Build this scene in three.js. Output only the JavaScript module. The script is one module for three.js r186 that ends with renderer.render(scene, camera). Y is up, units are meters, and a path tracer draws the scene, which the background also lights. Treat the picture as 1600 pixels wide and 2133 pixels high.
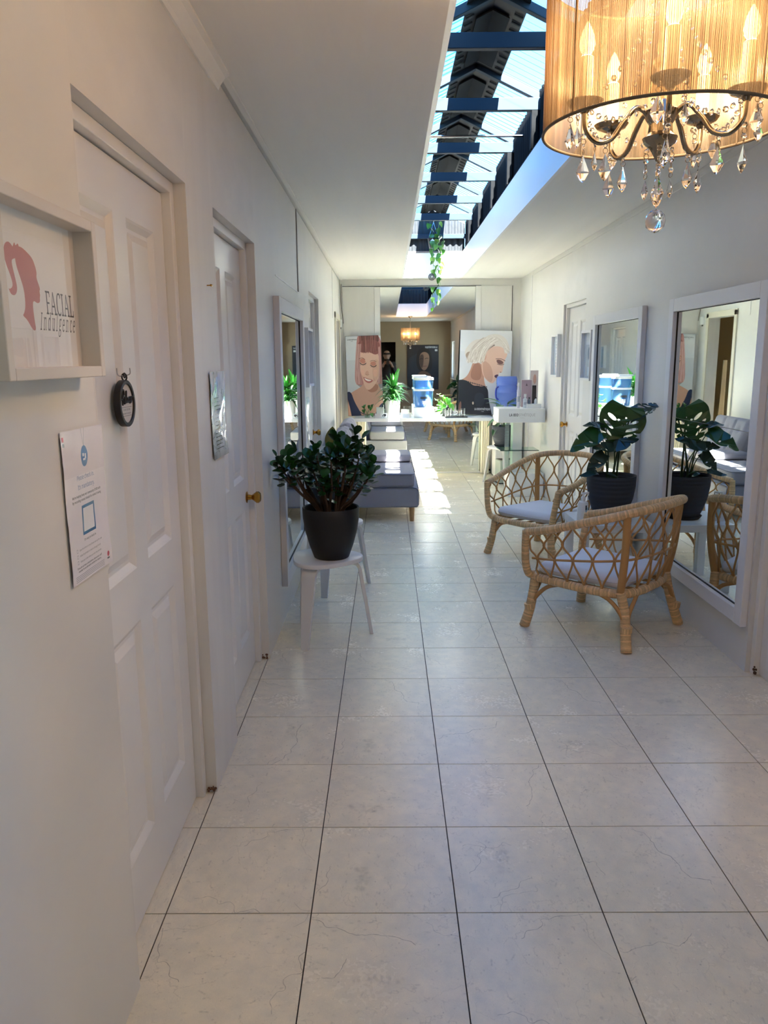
import * as THREE from 'three';
import { mergeGeometries, toCreasedNormals } from 'three/addons/utils/BufferGeometryUtils.js';
import { RoundedBoxGeometry } from 'three/addons/geometries/RoundedBoxGeometry.js';
import { MarchingCubes } from 'three/addons/objects/MarchingCubes.js';
import { Sky } from 'three/addons/objects/Sky.js';

// ---------------------------------------------------------------- camera, sky, sun, exposure
const scene = new THREE.Scene();
const camera = new THREE.PerspectiveCamera(66.72, 1600 / 2133, 0.05, 200);
camera.position.set(0, 1.491, 0);
camera.rotation.order = 'YXZ';
camera.rotation.set(THREE.MathUtils.degToRad(-11.077), THREE.MathUtils.degToRad(0.338), THREE.MathUtils.degToRad(-0.414));

const renderer = new THREE.WebGLRenderer({ antialias: true });
renderer.toneMapping = THREE.LinearToneMapping;
renderer.toneMappingExposure = 1.78;
renderer.shadowMap.enabled = true;
renderer.shadowMap.type = THREE.PCFSoftShadowMap;

const SUN = new THREE.Vector3(0.11, 1.0, 0.78).normalize();
const sky = new Sky();
sky.scale.setScalar(400);
{
  const u = sky.material.uniforms;
  u.turbidity.value = 1.6; u.rayleigh.value = 1.5; u.mieCoefficient.value = 0.002; u.mieDirectionalG.value = 0.8;
  u.sunPosition.value.copy(SUN);
  if (u.cloudCoverage) u.cloudCoverage.value = 0;
}
scene.add(sky);
scene.environmentIntensity = 1.15;
const sun = new THREE.DirectionalLight(new THREE.Color(1.0, 0.73, 0.62), 114);
sun.position.copy(SUN).multiplyScalar(30).add(new THREE.Vector3(0.5, 1.5, -5));
sun.target.position.set(0.5, 1.5, -5);
sun.castShadow = true;
sun.shadow.mapSize.set(2048, 2048);
Object.assign(sun.shadow.camera, { left: -6, right: 6, top: 8, bottom: -8, near: 1, far: 80 });
scene.add(sun, sun.target);

// ---------------------------------------------------------------- helpers
const V = (x, y, z) => new THREE.Vector3(x, y, z);
const rad = THREE.MathUtils.degToRad;
function rng(seed) { let a = seed >>> 0; return () => { a = (a + 0x6d2b79f5) | 0; let t = Math.imul(a ^ (a >>> 15), 1 | a); t = (t + Math.imul(t ^ (t >>> 7), 61 | t)) ^ t; return ((t ^ (t >>> 14)) >>> 0) / 4294967296; }; }
function hash(x, y, s) { let n = (Math.imul(x, 374761393) + Math.imul(y, 668265263) + Math.imul(s, 1274126177)) | 0; n = Math.imul(n ^ (n >>> 13), 1274126177); return ((n ^ (n >>> 16)) >>> 0) / 4294967296; }
function vnoise(x, y, s) {
  const ix = Math.floor(x), iy = Math.floor(y); let fx = x - ix, fy = y - iy; fx = fx * fx * (3 - 2 * fx); fy = fy * fy * (3 - 2 * fy);
  const a = hash(ix, iy, s), b = hash(ix + 1, iy, s), c = hash(ix, iy + 1, s), d = hash(ix + 1, iy + 1, s);
  return a + (b - a) * fx + (c - a) * fy + (a - b - c + d) * fx * fy;
}
const fbm = (x, y, s, o = 4) => { let v = 0, a = 0.5, t = 0; for (let i = 0; i < o; i++) { v += a * vnoise(x, y, s + i); t += a; a *= 0.5; x *= 2.03; y *= 2.03; } return v / t; };

const names = {};
function numbered(n) { if (!(n in names)) { names[n] = 0; return n; } names[n]++; return n + '_' + String(names[n]).padStart(3, '0'); }
function tag(o, label, category, group, kind) { o.userData.label = label; o.userData.category = category; if (group) o.userData.group = group; if (kind) o.userData.kind = kind; return o; }
function shadows(o) { o.castShadow = true; o.receiveShadow = true; return o; }
function thing(name, label, category, pos = [0, 0, 0], turn = 0, group, kind) {
  const g = new THREE.Group(); g.name = kind === 'structure' ? name : numbered(name); g.position.set(...pos); g.rotation.y = turn; scene.add(g);
  return tag(g, label, category, group, kind);
}
function part(name, geo, mat, parent) {
  const m = new THREE.Mesh(Array.isArray(geo) ? join(geo) : geo, mat); m.name = parent === scene ? numbered(name) : name; parent.add(m); return shadows(m);
}
function solo(name, label, category, geo, mat, pos = [0, 0, 0], turn = 0, group, kind) {
  const m = new THREE.Mesh(Array.isArray(geo) ? join(geo) : geo, mat); m.name = kind === 'structure' ? name : numbered(name); m.position.set(...pos); m.rotation.y = turn; scene.add(m); shadows(m);
  return tag(m, label, category, group, kind);
}
function join(list) { const l = list.map((g) => { let q = g.index ? g.toNonIndexed() : g; for (const k of Object.keys(q.attributes)) if (!['position', 'normal', 'uv'].includes(k)) q.deleteAttribute(k); if (!q.attributes.uv) q.setAttribute('uv', new THREE.Float32BufferAttribute(new Float32Array(q.attributes.position.count * 2), 2)); return q; }); return mergeGeometries(l); }
// a box given by its limits
function lim(x0, x1, y0, y1, z0, z1) { return new THREE.BoxGeometry(Math.abs(x1 - x0), Math.abs(y1 - y0), Math.abs(z1 - z0)).translate((x0 + x1) / 2, (y0 + y1) / 2, (z0 + z1) / 2); }
function rlim(x0, x1, y0, y1, z0, z1, r = 0.005, seg = 2) { return new RoundedBoxGeometry(Math.abs(x1 - x0), Math.abs(y1 - y0), Math.abs(z1 - z0), seg, r).translate((x0 + x1) / 2, (y0 + y1) / 2, (z0 + z1) / 2); }
function tube(pts, r, seg = 24, rs = 8, closed = false) { return new THREE.TubeGeometry(new THREE.CatmullRomCurve3(pts, closed, 'centripetal'), seg, r, rs, closed); }
// a tube whose radius varies along it, with closed ends
function limb(pts, r0, r1, seg = 14, rs = 8, fn) {
  const c = new THREE.CatmullRomCurve3(pts, false, 'centripetal'), fr = c.computeFrenetFrames(seg, false), pos = [], idx = [], uv = [];
  for (let i = 0; i <= seg; i++) {
    const t = i / seg, p = c.getPointAt(t), r = fn ? fn(t) : r0 + (r1 - r0) * t;
    for (let j = 0; j <= rs; j++) { const a = j / rs * 2 * Math.PI, q = p.clone().addScaledVector(fr.normals[i], Math.cos(a) * r).addScaledVector(fr.binormals[i], Math.sin(a) * r); pos.push(q.x, q.y, q.z); uv.push(j / rs, t); }
  }
  for (let i = 0; i < seg; i++) for (let j = 0; j < rs; j++) { const a = i * (rs + 1) + j, b = a + rs + 1; idx.push(a, b, a + 1, b, b + 1, a + 1); }
  for (const e of [0, seg]) { const k = pos.length / 3, p = c.getPointAt(e / seg); pos.push(p.x, p.y, p.z); uv.push(0, 0); for (let j = 0; j < rs; j++) { const a = e * (rs + 1) + j; e ? idx.push(a, k, a + 1) : idx.push(a, a + 1, k); } }
  const g = new THREE.BufferGeometry(); g.setAttribute('position', new THREE.Float32BufferAttribute(pos, 3)); g.setAttribute('uv', new THREE.Float32BufferAttribute(uv, 2)); g.setIndex(idx); g.computeVertexNormals(); return g;
}
function lathe(profile, seg = 40) { const g = new THREE.LatheGeometry(profile.map(([r, y]) => new THREE.Vector2(r, y)), seg); return toCreasedNormals(g, 0.7); }
function canvasTex(w, h, draw) { const c = document.createElement('canvas'); c.width = w; c.height = h; draw(c.getContext('2d'), w, h); const t = new THREE.CanvasTexture(c); t.colorSpace = THREE.SRGBColorSpace; t.anisotropy = 8; return t; }
function dataTex(w, h, fn, srgb = false) {
  const d = new Uint8Array(w * h * 4);
  for (let y = 0; y < h; y++) for (let x = 0; x < w; x++) { const c = fn(x, y), k = (y * w + x) * 4; d[k] = c[0]; d[k + 1] = c[1]; d[k + 2] = c[2]; d[k + 3] = 255; }
  const t = new THREE.DataTexture(d, w, h); t.magFilter = THREE.LinearFilter; t.minFilter = THREE.LinearFilter; t.wrapS = t.wrapT = THREE.RepeatWrapping; if (srgb) t.colorSpace = THREE.SRGBColorSpace; t.needsUpdate = true; return t;
}
const std = (color, roughness = 0.6, extra = {}) => new THREE.MeshStandardMaterial({ color, roughness, ...extra });
const phys = (color, roughness, extra = {}) => new THREE.MeshPhysicalMaterial({ color, roughness, ...extra });

// ---------------------------------------------------------------- materials
const paintTone = dataTex(256, 256, (x, y) => { const v = 246 + 10 * fbm(x / 40, y / 40, 5, 4); return [v, v, v]; }, true);
const M = {
  wall: std(0xe1dfd9, 0.5, { map: paintTone }),
  ceiling: std(0xf1efe8, 0.75, { map: paintTone }),
  gloss: std(0xe6e4df, 0.32),
  white: std(0xeeeeec, 0.35),
  whiteMatt: std(0xececea, 0.6),
  frame: std(0xe4e2e0, 0.4),
  beige: std(0x9c8c72, 0.7, { map: paintTone }),
  dark: std(0x0c0c0d, 0.6),
  mirror: std(new THREE.Color(0.84, 0.89, 0.865), 0.012, { metalness: 1 }),
  pane: phys(0xffffff, 0.0, { transmission: 1, thickness: 0, ior: 1.5 }),
  brass: std(0xb98a3c, 0.25, { metalness: 1 }),
  chrome: std(0xb9b9b9, 0.15, { metalness: 1 }),
  nickel: std(0x8c8478, 0.18, { metalness: 1 }),
  blackPlastic: std(0x0d0d0f, 0.45),
  steelBlue: phys(0x22303d, 0.6, { specularIntensity: 0.35 }),
  darkSteel: phys(0x0e1013, 0.7, { specularIntensity: 0.12 }),
  ridge: phys(0x262829, 0.8, { specularIntensity: 0.2 }),
  grout: std(0x37332d, 0.9),
  cord: std(0xd8d6cf, 0.6),
};
const BLK = std(0x090a0b, 0.5);
// ---------------------------------------------------------------- the room: floor of stone tiles
const LX = -0.61, RX = 1.715, CY = 2.5, BZ = -10.32, FZ = 0.95;   // wall faces and ceiling
{
  // sixteen stone faces in one texture: clouds, fine veins, cracks and stains of the stone
  const S = 2048, C = 512, data = new Float32Array(S * S), warm = new Float32Array(S * S);
  for (let y = 0; y < S; y++) for (let x = 0; x < S; x++) {
    const cell = Math.floor(x / C) + 4 * Math.floor(y / C), s = cell * 31, u = (x % C) / C, v = (y % C) / C;
    const big = fbm(u * 3 + cell * 7, v * 3, s, 4), mid = fbm(u * 11, v * 13 + cell, s + 9, 4), fine = vnoise(u * 260, v * 260, s + 3);
    const rid = Math.abs(fbm(u * 5 + 2, v * 7, s + 17, 5) - 0.5), pit = fbm(u * 24, v * 40, s + 23, 3);
    let t = 0.95 + 0.03 * (big - 0.5) + 0.07 * (mid - 0.5) + 0.03 * (fine - 0.5);
    if (rid < 0.012) t -= 0.07 * (1 - rid / 0.012) * (mid > 0.45 ? 1 : 0.2);
    if (pit > 0.73) t -= 0.5 * Math.min(0.2, pit - 0.73);
    data[y * S + x] = t; warm[y * S + x] = 0.5 * (mid - 0.5);
  }
  const r = rng(77);
  const dab = (cell, u, v, rad_, amount) => {
    const cx = (cell % 4) * C + u * C, cy = Math.floor(cell / 4) * C + v * C;
    for (let y = Math.max(0, Math.floor(cy - rad_)); y <= cy + rad_; y++) for (let x = Math.max(0, Math.floor(cx - rad_)); x <= cx + rad_; x++) {
      if (Math.floor(x / C) !== cell % 4 || Math.floor(y / C) !== Math.floor(cell / 4)) continue;
      const d = Math.hypot(x - cx, y - cy) / rad_; if (d < 1) data[y * S + x] -= amount * (1 - d) * (0.5 + fbm(x / 9, y / 9, 4, 3));
    }
  };
  for (let cell = 0; cell < 16; cell++) {
    const n = 2 + Math.floor(r() * 3);
    for (let k = 0; k < n; k++) {           // hair cracks
      let u = r(), v = r() < 0.5 ? 0.02 : r(), a = r() * 6.28; const a0 = a, len = 80 + r() * 320, deep = 0.12 + 0.34 * r() * r();
      for (let i = 0; i < len; i++) { a = a0 + 1.7 * (fbm(i / 26, k * 5 + cell, 60, 3) - 0.5) * 2; u += Math.cos(a) * 1.3 / C; v += Math.sin(a) * 1.3 / C; if (u < 0.01 || u > 0.99 || v < 0.01 || v > 0.99) break; dab(cell, u, v, 1.6, deep * (0.4 + 0.6 * vnoise(i / 14, k, cell))); }
    }
    for (let k = 0; k < 26; k++) dab(cell, r(), r(), 1.5 + r() * 3.5, 0.22 * r());
    for (let k = 0; k < 9; k++) { const u = r(), v = r(), e = r() * 6.28; for (let j = 0; j < 9; j++) dab(cell, u + Math.cos(e) * j * 0.006, v + Math.sin(e) * j * 0.006, 3 + r() * 3, 0.07 * r()); }
    if (cell % 2 === 1) { const u = 0.2 + r() * 0.6, v = 0.2 + r() * 0.6; for (let k = 0; k < 26; k++) dab(cell, u + (r() - 0.5) * 0.3, v + (r() - 0.5) * 0.09, 6 + r() * 14, 0.045); }
  }
  const face = dataTex(S, S, (x, y) => { const t = Math.max(0.25, Math.min(1.0, data[y * S + x])), w = warm[y * S + x] * 14; return [Math.min(255, 245 * t + w * 0.6), Math.min(255, 236 * t), Math.min(255, 212 * t - w * 0.7)]; }, true);
  const rough = dataTex(512, 512, (x, y) => { const v = 92 + 22 * fbm(x / 60, y / 60, 8, 4) + 8 * vnoise(x / 2, y / 2, 2); return [v, v, v]; });
  M.stone = phys(0xffffff, 0.62, { map: face, roughnessMap: rough, ior: 1.62 });
  M.stoneEdge = std(0x6f675c, 0.8);
  const fl = thing('floor', 'pale veined stone tile floor running down the corridor', 'floor', [0, 0, 0], 0, undefined, 'structure');
  part('grout_bed', lim(-0.80, 1.86, -0.08, -0.0035, BZ - 0.06, 2.4), M.grout, fl);
  const variants = [];
  for (let c = 0; c < 16; c++) for (const flip of [0, 1]) {
    const g = new THREE.BoxGeometry(0.3965, 0.012, 0.3965).translate(0, -0.006, 0), uv = g.attributes.uv, nn = g.attributes.normal;
    for (let i = 0; i < uv.count; i++) if (nn.getY(i) > 0.5) {
      let a = uv.getX(i), b = uv.getY(i); if (flip) { [a, b] = [1 - b, a]; }
      uv.setXY(i, ((c % 4) + 0.01 + 0.98 * a) / 4, (Math.floor(c / 4) + 0.01 + 0.98 * b) / 4);
    }
    variants.push(g);
  }
  const rt = rng(5);
  for (let row = -7; row <= 21; row++) for (let col = 0; col < 7; col++) {
    let x0 = -1.0189 + 0.4 * col, x1 = x0 + 0.4, z1 = -(1.8843 + 0.4 * row), z0 = z1 - 0.4;
    x0 = Math.max(x0, -0.78); x1 = Math.min(x1, 1.84); z0 = Math.max(z0, BZ); z1 = Math.min(z1, 2.3);
    if (z1 - z0 < 0.03) continue;
    const t = part('tile', variants[Math.floor(rt() * 32)], M.stone, fl);
    t.position.set((x0 + x1) / 2, (rt() - 0.5) * 0.0006, (z0 + z1) / 2); t.scale.set((x1 - x0 - 0.0035) / 0.3965, 1, (z1 - z0 - 0.0035) / 0.3965);
  }
}

// ---------------------------------------------------------------- walls with openings
// a wall across x: face at x, solid away from the room; openings [z0, z1, y0, y1]
function wallAlong(x, thick, zA, zB, y0, y1, openings) {
  const cuts = [...new Set([zA, zB, ...openings.flatMap((o) => [o[0], o[1]])])].sort((a, b) => a - b).filter((z) => z >= zA && z <= zB), out = [];
  for (let i = 0; i < cuts.length - 1; i++) {
    const a = cuts[i], b = cuts[i + 1], m = (a + b) / 2; let spans = [[y0, y1]];
    for (const o of openings) if (m > o[0] && m < o[1]) spans = spans.flatMap(([p, q]) => [[p, Math.min(q, o[2])], [Math.max(p, o[3]), q]].filter(([s, e]) => e - s > 1e-4));
    for (const [p, q] of spans) out.push(lim(x, x + thick, p, q, a, b));
  }
  return out;
}
const D1 = [-2.50, -1.63], D2 = [-3.74, -2.875], D3 = [-7.11, -6.24], D4 = [-10.0, -9.27], D5 = [-7.80, -6.93], D6 = [-3.545, -2.66], ADDED_WIN = [-0.3, 0.5, 1.0, 1.95];
solo('wall_left', 'white painted corridor wall with several recessed doors', 'wall', [
  ...wallAlong(LX, -0.13, BZ - 0.05, FZ + 0.06, 0, CY - 0.014, [[...D1, 0, 2.02], [...D2, 0, 2.02], [...D3, 0, 2.02], [...D4, 0, 1.97], [-5.49, -5.478, 1.95, 2.5]]),
], M.wall, [0, 0, 0], 0, undefined, 'structure');
part('backing_board', wallAlong(-0.745, -0.05, D4[1], FZ + 0.06, 0, CY + 0.1, []), M.wall, scene.getObjectByName('wall_left'));
// panel seam lying flat on the wall above the mirror
part('panel_seam', [lim(LX - 0.001, LX + 0.003, 1.944, 1.95, -5.48, -4.40)], M.frame, scene.getObjectByName('wall_left'));
part('cover_strip', rlim(LX - 0.001, LX + 0.007, 1.95, CY - 0.016, -5.50, -5.478, 0.002), std(0x9d9b95, 0.7), scene.getObjectByName('wall_left'));  // cover strip greyed to draw the shadow line of the panel joint
part('cover_strip', rlim(LX - 0.001, LX + 0.005, 1.95, CY - 0.016, -8.92, -8.90, 0.002), M.frame, scene.getObjectByName('wall_left'));
solo('wall_right', 'white painted corridor wall carrying tall mirrors', 'wall', wallAlong(RX, 0.13, BZ - 0.05, FZ + 0.06, 0, CY, [[...D5, 0, 2.0], [...D6, 0, 2.02], ADDED_WIN]), M.wall, [0, 0, 0], 0, undefined, 'structure');
part('backing_board', wallAlong(1.835, 0.05, BZ - 0.05, FZ + 0.06, 0, CY + 0.1, [ADDED_WIN]), M.wall, scene.getObjectByName('wall_right'));
part('cover_strip', [lim(RX - 0.006, RX, 0, CY, -9.555, -9.52)], M.frame, scene.getObjectByName('wall_right'));

// unseen window added beside the camera to brighten this end of the corridor
{
  const w = thing('window_2', 'unseen white-framed window added in the right wall to brighten the near end', 'window', [0, 0, 0], 0, undefined, 'structure');
  const x0 = RX + 0.06, x1 = RX + 0.11, bar = (za, zb, ya, yb) => rlim(x0, x1, ya, yb, za, zb, 0.004);
  const n = 2, step = (ADDED_WIN[1] - ADDED_WIN[0]) / n;
  for (let i = 0; i <= n; i++) part('mullion', bar(ADDED_WIN[0] + i * step - (i === n ? 0.05 : i ? 0.025 : 0), ADDED_WIN[0] + i * step + (i === 0 ? 0.05 : i < n ? 0.025 : 0), ADDED_WIN[2], ADDED_WIN[3]), M.gloss, w);
  part('window_rail', bar(ADDED_WIN[0], ADDED_WIN[1], ADDED_WIN[2], ADDED_WIN[2] + 0.05), M.gloss, w); part('window_rail', bar(ADDED_WIN[0], ADDED_WIN[1], ADDED_WIN[3] - 0.05, ADDED_WIN[3]), M.gloss, w);
  for (let i = 0; i < n; i++) part('pane', lim(RX + 0.083, RX + 0.087, ADDED_WIN[2] + 0.05, ADDED_WIN[3] - 0.05, ADDED_WIN[0] + i * step + 0.03, ADDED_WIN[0] + (i + 1) * step - 0.03), M.pane, w);
  part('window_sill', rlim(RX - 0.04, RX + 0.06, ADDED_WIN[2] - 0.025, ADDED_WIN[2], ADDED_WIN[0] - 0.04, ADDED_WIN[1] + 0.04, 0.005), M.gloss, w);
}
// far wall: white boards beside a tall mirror, cover strips at the joints
{
  const w = thing('wall_back', 'white board end wall with a tall mirror set in it', 'wall', [0, 0, 0], 0, undefined, 'structure');
  part('wall_body', lim(LX - 0.14, RX + 0.14, 0, CY + 0.1, BZ - 0.12, BZ), M.wall, w);
  part('wall_board', rlim(-0.575, -0.165, 0, 2.41, BZ, BZ + 0.012, 0.003), M.wall, w);
  part('wall_board', rlim(1.205, 1.60, 0, 2.41, BZ, BZ + 0.012, 0.003), M.wall, w);
  part('cover_strip', rlim(-0.165, -0.095, 0, 2.40, BZ, BZ + 0.022, 0.003), M.gloss, w);
  part('cover_strip', rlim(1.135, 1.205, 0, 2.41, BZ, BZ + 0.022, 0.003), M.gloss, w);
  part('cover_strip', rlim(1.60, 1.608, 0.9, 2.41, BZ, BZ + 0.01, 0.002), M.dark, w);
  part('shadow_gap_strip', rlim(-0.575, 1.205, 2.41, 2.416, BZ, BZ + 0.014, 0.002), M.steelBlue, w);  // dark strip drawn in place of the shadow gap above the boards
}
{
  const m = thing('wall_mirror', 'tall frameless mirror filling the middle of the end wall', 'mirror', [0.52, 0, BZ]);
  part('mirror_glass', lim(-0.61, 0.61, 0.765, 2.40, 0.001, 0.008), M.mirror, m);
  part('mirror_glass', lim(-0.90, 0.84, 0.022, 0.757, 0.012, 0.024), M.mirror, m);
  part('bottom_strip', rlim(-0.90, 0.84, 0, 0.02, 0.0, 0.05, 0.002), M.gloss, m);
}
// the wall behind the camera: tan, with a doorway into a dark room
{
  const w = thing('wall_front', 'tan wall with a dark doorway opposite the mirror', 'wall', [0, 0, 0], 0, undefined, 'structure');
  part('wall_body', [lim(0.22, RX + 0.14, 0, CY + 0.1, FZ, FZ + 0.1), lim(LX - 0.14, 0.22, 1.96, CY + 0.1, FZ, FZ + 0.1), lim(LX - 0.14, -0.58, 0, 1.96, FZ, FZ + 0.1)], M.beige, w);
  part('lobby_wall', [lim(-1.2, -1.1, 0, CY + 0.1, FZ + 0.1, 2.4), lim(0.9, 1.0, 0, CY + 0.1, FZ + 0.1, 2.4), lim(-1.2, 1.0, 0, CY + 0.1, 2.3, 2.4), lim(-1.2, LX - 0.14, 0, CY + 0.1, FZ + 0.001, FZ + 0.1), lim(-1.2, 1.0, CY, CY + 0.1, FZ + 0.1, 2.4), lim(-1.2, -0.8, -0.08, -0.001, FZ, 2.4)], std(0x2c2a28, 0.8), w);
}

// ---------------------------------------------------------------- ceiling with the long skylight opening
const SX0 = 0.205, SX1 = 0.935, SZ0 = -10.17, SZ1 = -1.43, SH = 2.80;
{
  const c = solo('ceiling', 'flat off-white ceiling with a long skylight cut into it', 'ceiling', [
    lim(LX - 0.2, SX0 - 0.02, CY, CY + 0.1, BZ - 0.12, FZ + 0.1), lim(SX1 + 0.02, RX + 0.2, CY, CY + 0.1, BZ - 0.12, FZ + 0.1),
    lim(SX0 - 0.02, SX1 + 0.02, CY, CY + 0.1, BZ - 0.12, SZ0 - 0.02), lim(SX0 - 0.02, SX1 + 0.02, CY, CY + 0.1, SZ1 + 0.02, FZ + 0.1)], M.ceiling, [0, 0, 0], 0, undefined, 'structure');
}
const TIES = [-2.38, -3.36, -4.35, -5.36, -6.39, -7.35, -8.34, -9.32];
{
  const w = thing('window_1', 'long ridged skylight of clear corrugated sheets on dark beams', 'skylight', [0, 0, 0], 0, undefined, 'structure');
  const EX0 = 0.165, EX1 = 0.975, EY = 3.145, RXm = 0.57, RY = 3.335;
  const shaft = std(0xeef0f2, 0.35);
  part('shaft_panel', lim(SX1, SX1 + 0.02, CY, SH, SZ0, SZ1), shaft, w);
  part('shaft_panel', lim(SX0 - 0.02, SX0, CY, SH, SZ0, SZ1), shaft, w);
  part('shaft_panel', lim(SX0 - 0.02, SX1 + 0.02, CY, SH, SZ0 - 0.02, SZ0), shaft, w);
  part('shaft_panel', lim(SX0 - 0.02, SX1 + 0.02, CY, SH, SZ1, SZ1 + 0.02), shaft, w);
  // corrugated sheet: waves along one direction
  const waves = (len, wid, pitch, amp, thick = 0) => {
    const n = Math.round(len / pitch) * 8, pos = [], idx = [];
    for (let i = 0; i <= n; i++) { const s = i / n * len, h = amp * Math.sin(s / pitch * 2 * Math.PI); pos.push(s, h, 0, s, h, wid); }
    for (let i = 0; i < n; i++) { const a = 2 * i; idx.push(a, a + 1, a + 2, a + 1, a + 3, a + 2); }
    const g = new THREE.BufferGeometry(); g.setAttribute('position', new THREE.Float32BufferAttribute(pos, 3)); g.setIndex(idx); g.computeVertexNormals(); return g;
  };
  // dark sheeting upright at the sides and both ends
  const side = waves(SZ1 - SZ0 + 0.06, EY - SH + 0.03, 0.076, 0.008);
  for (const x of [EX0 - 0.005, EX1 + 0.005]) { const g = side.clone().applyMatrix4(new THREE.Matrix4().makeBasis(V(0, 0, 1), V(1, 0, 0), V(0, 1, 0))).translate(x, SH - 0.01, SZ0 - 0.03); part('side_sheet', g, M.darkSteel, w); }
  part('side_ledge', [lim(SX1, EX1 + 0.012, SH, SH + 0.008, SZ0 - 0.03, SZ1 + 0.03), lim(EX0 - 0.012, SX0, SH, SH + 0.008, SZ0 - 0.03, SZ1 + 0.03)], M.darkSteel, w);
  part('side_lining', [lim(EX1 + 0.015, EX1 + 0.03, CY + 0.1, EY + 0.03, SZ0 - 0.05, SZ1 + 0.05), lim(EX0 - 0.03, EX0 - 0.015, CY + 0.1, EY + 0.03, SZ0 - 0.05, SZ1 + 0.05)], M.darkSteel, w);
  const gable = (z, up) => {
    const pts = [V(EX0, SH, z), V(EX1, SH, z)], n = 88, pos = [], idx = [];
    for (let i = 0; i <= n; i++) { const x = EX0 + (EX1 - EX0) * i / n, top = RY - Math.abs(x - RXm) * (RY - EY) / (EX1 - RXm), h = 0.009 * Math.sin((x - EX0) / 0.076 * 2 * Math.PI); pos.push(x, SH - 0.01, z + h, x, top, z + h); }
    for (let i = 0; i < n; i++) { const a = 2 * i; idx.push(a, a + 2, a + 1, a + 1, a + 2, a + 3); }
    const g = new THREE.BufferGeometry(); g.setAttribute('position', new THREE.Float32BufferAttribute(pos, 3)); g.setIndex(idx); g.computeVertexNormals(); return g;
  };
  const gableMat = phys(0x2a2d31, 0.5, { specularIntensity: 0.4 });
  part('gable_sheet', gable(SZ0 - 0.035), gableMat, w);
  part('gable_sheet', gable(SZ1 + 0.035), gableMat, w);
  part('gable_rail', [rlim(EX0, EX1, 2.965, 3.02, SZ0 - 0.022, SZ0 + 0.025, 0.004)], M.steelBlue, w);
  part('gable_sill', [rlim(EX0, EX1, SH - 0.003, SH + 0.02, SZ0 - 0.03, SZ0 + 0.004, 0.004)], std(0x6b625d, 0.7), w);
  // clear sheets, one to each bay and slope
  const clear = phys(new THREE.Color(0.66, 0.90, 0.97), 0.03, { transmission: 1, thickness: 0, ior: 1.5, side: THREE.DoubleSide });
  const bays = [SZ1 + 0.06, ...TIES, SZ0 - 0.06], slope = Math.hypot(EX1 - RXm, RY - EY);
  for (let i = 0; i < bays.length - 1; i++) for (const s of [1, -1]) {
    const za = bays[i], zb = bays[i + 1], dn = V(s * (EX1 + 0.03 - RXm), -(RY - EY) - 0.015, 0).normalize(), up = V(s * (RY - EY), EX1 - RXm, 0).normalize();
    const g = waves(za - zb + 0.0, slope + 0.04, 0.076, 0.008).applyMatrix4(new THREE.Matrix4().makeBasis(V(0, 0, -1), up, dn)).translate(RXm, RY + 0.012, za);
    part('roof_sheet', g, clear, w);
  }
  // beams
  for (const z of TIES) {
    part('tie_beam', rlim(EX0 - 0.01, EX1 + 0.01, 3.04, 3.115, z - 0.022, z + 0.022, 0.004), M.steelBlue, w);
    for (const s of [1, -1]) {
      const L = slope + 0.02, g = new RoundedBoxGeometry(L, 0.045, 0.045, 1, 0.004).rotateZ(-s * Math.atan2(RY - EY, EX1 - RXm)).translate(RXm + s * (EX1 - RXm) / 2, (RY + EY) / 2 - 0.022, z - 0.012);
      part('rafter', g, M.steelBlue, w);
      part('post', rlim(s > 0 ? SX1 - 0.01 : SX0 - 0.035, s > 0 ? SX1 + 0.035 : SX0 + 0.01, SH + 0.008, 3.06, z - 0.03, z + 0.02, 0.004), M.darkSteel, w);
    }
  }
  part('tie_rod', new THREE.CylinderGeometry(0.009, 0.009, EX1 - EX0, 10).rotateZ(Math.PI / 2).translate(RXm, 3.045, -5.94), M.chrome, w);
  // dark ridge flashing with a folded board under each bay
  const fold = (half, drop, top, za, zb, t, cut) => {
    const sh = new THREE.Shape(); sh.moveTo(-half, -drop); sh.lineTo(0, 0); sh.lineTo(half, -drop); sh.lineTo(half, -drop - t); sh.lineTo(0, -t); sh.lineTo(-half, -drop - t); sh.closePath();
    return new THREE.ExtrudeGeometry(sh, { depth: za - zb, bevelEnabled: false }).translate(RXm, top, zb);
  };
  part('ridge_cap', fold(0.16, 0.075, RY - 0.01, SZ1 + 0.03, SZ0 - 0.03, 0.006), M.dark, w);
  for (let i = 0; i < bays.length - 1; i++) {
    part('ridge_board', fold(0.088, 0.042, RY - 0.025, bays[i] - 0.2, bays[i + 1] + 0.1, 0.008), M.ridge, w);
    for (const s of [1, -1]) for (let k = 0; k < 9; k++) { const z = bays[i] - 0.15 - k * 0.095; if (z > bays[i + 1] + 0.06) part('ridge_clip', new THREE.BoxGeometry(0.05, 0.006, 0.012).rotateZ(-s * 0.44).translate(RXm + s * 0.128, RY - 0.083, z), M.ridge, w); }
  }
}
// unseen wall added outside to keep sun off the near half of skylight
solo('wall_sun_blocker', 'tall unseen wall added outside to block the sun from the near skylight', 'wall', lim(-6, 8, 0, 13.0, 2.55, 2.85), std(0xb9b2a6, 0.9), [0, 0, 0], 0, undefined, 'structure');
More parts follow.
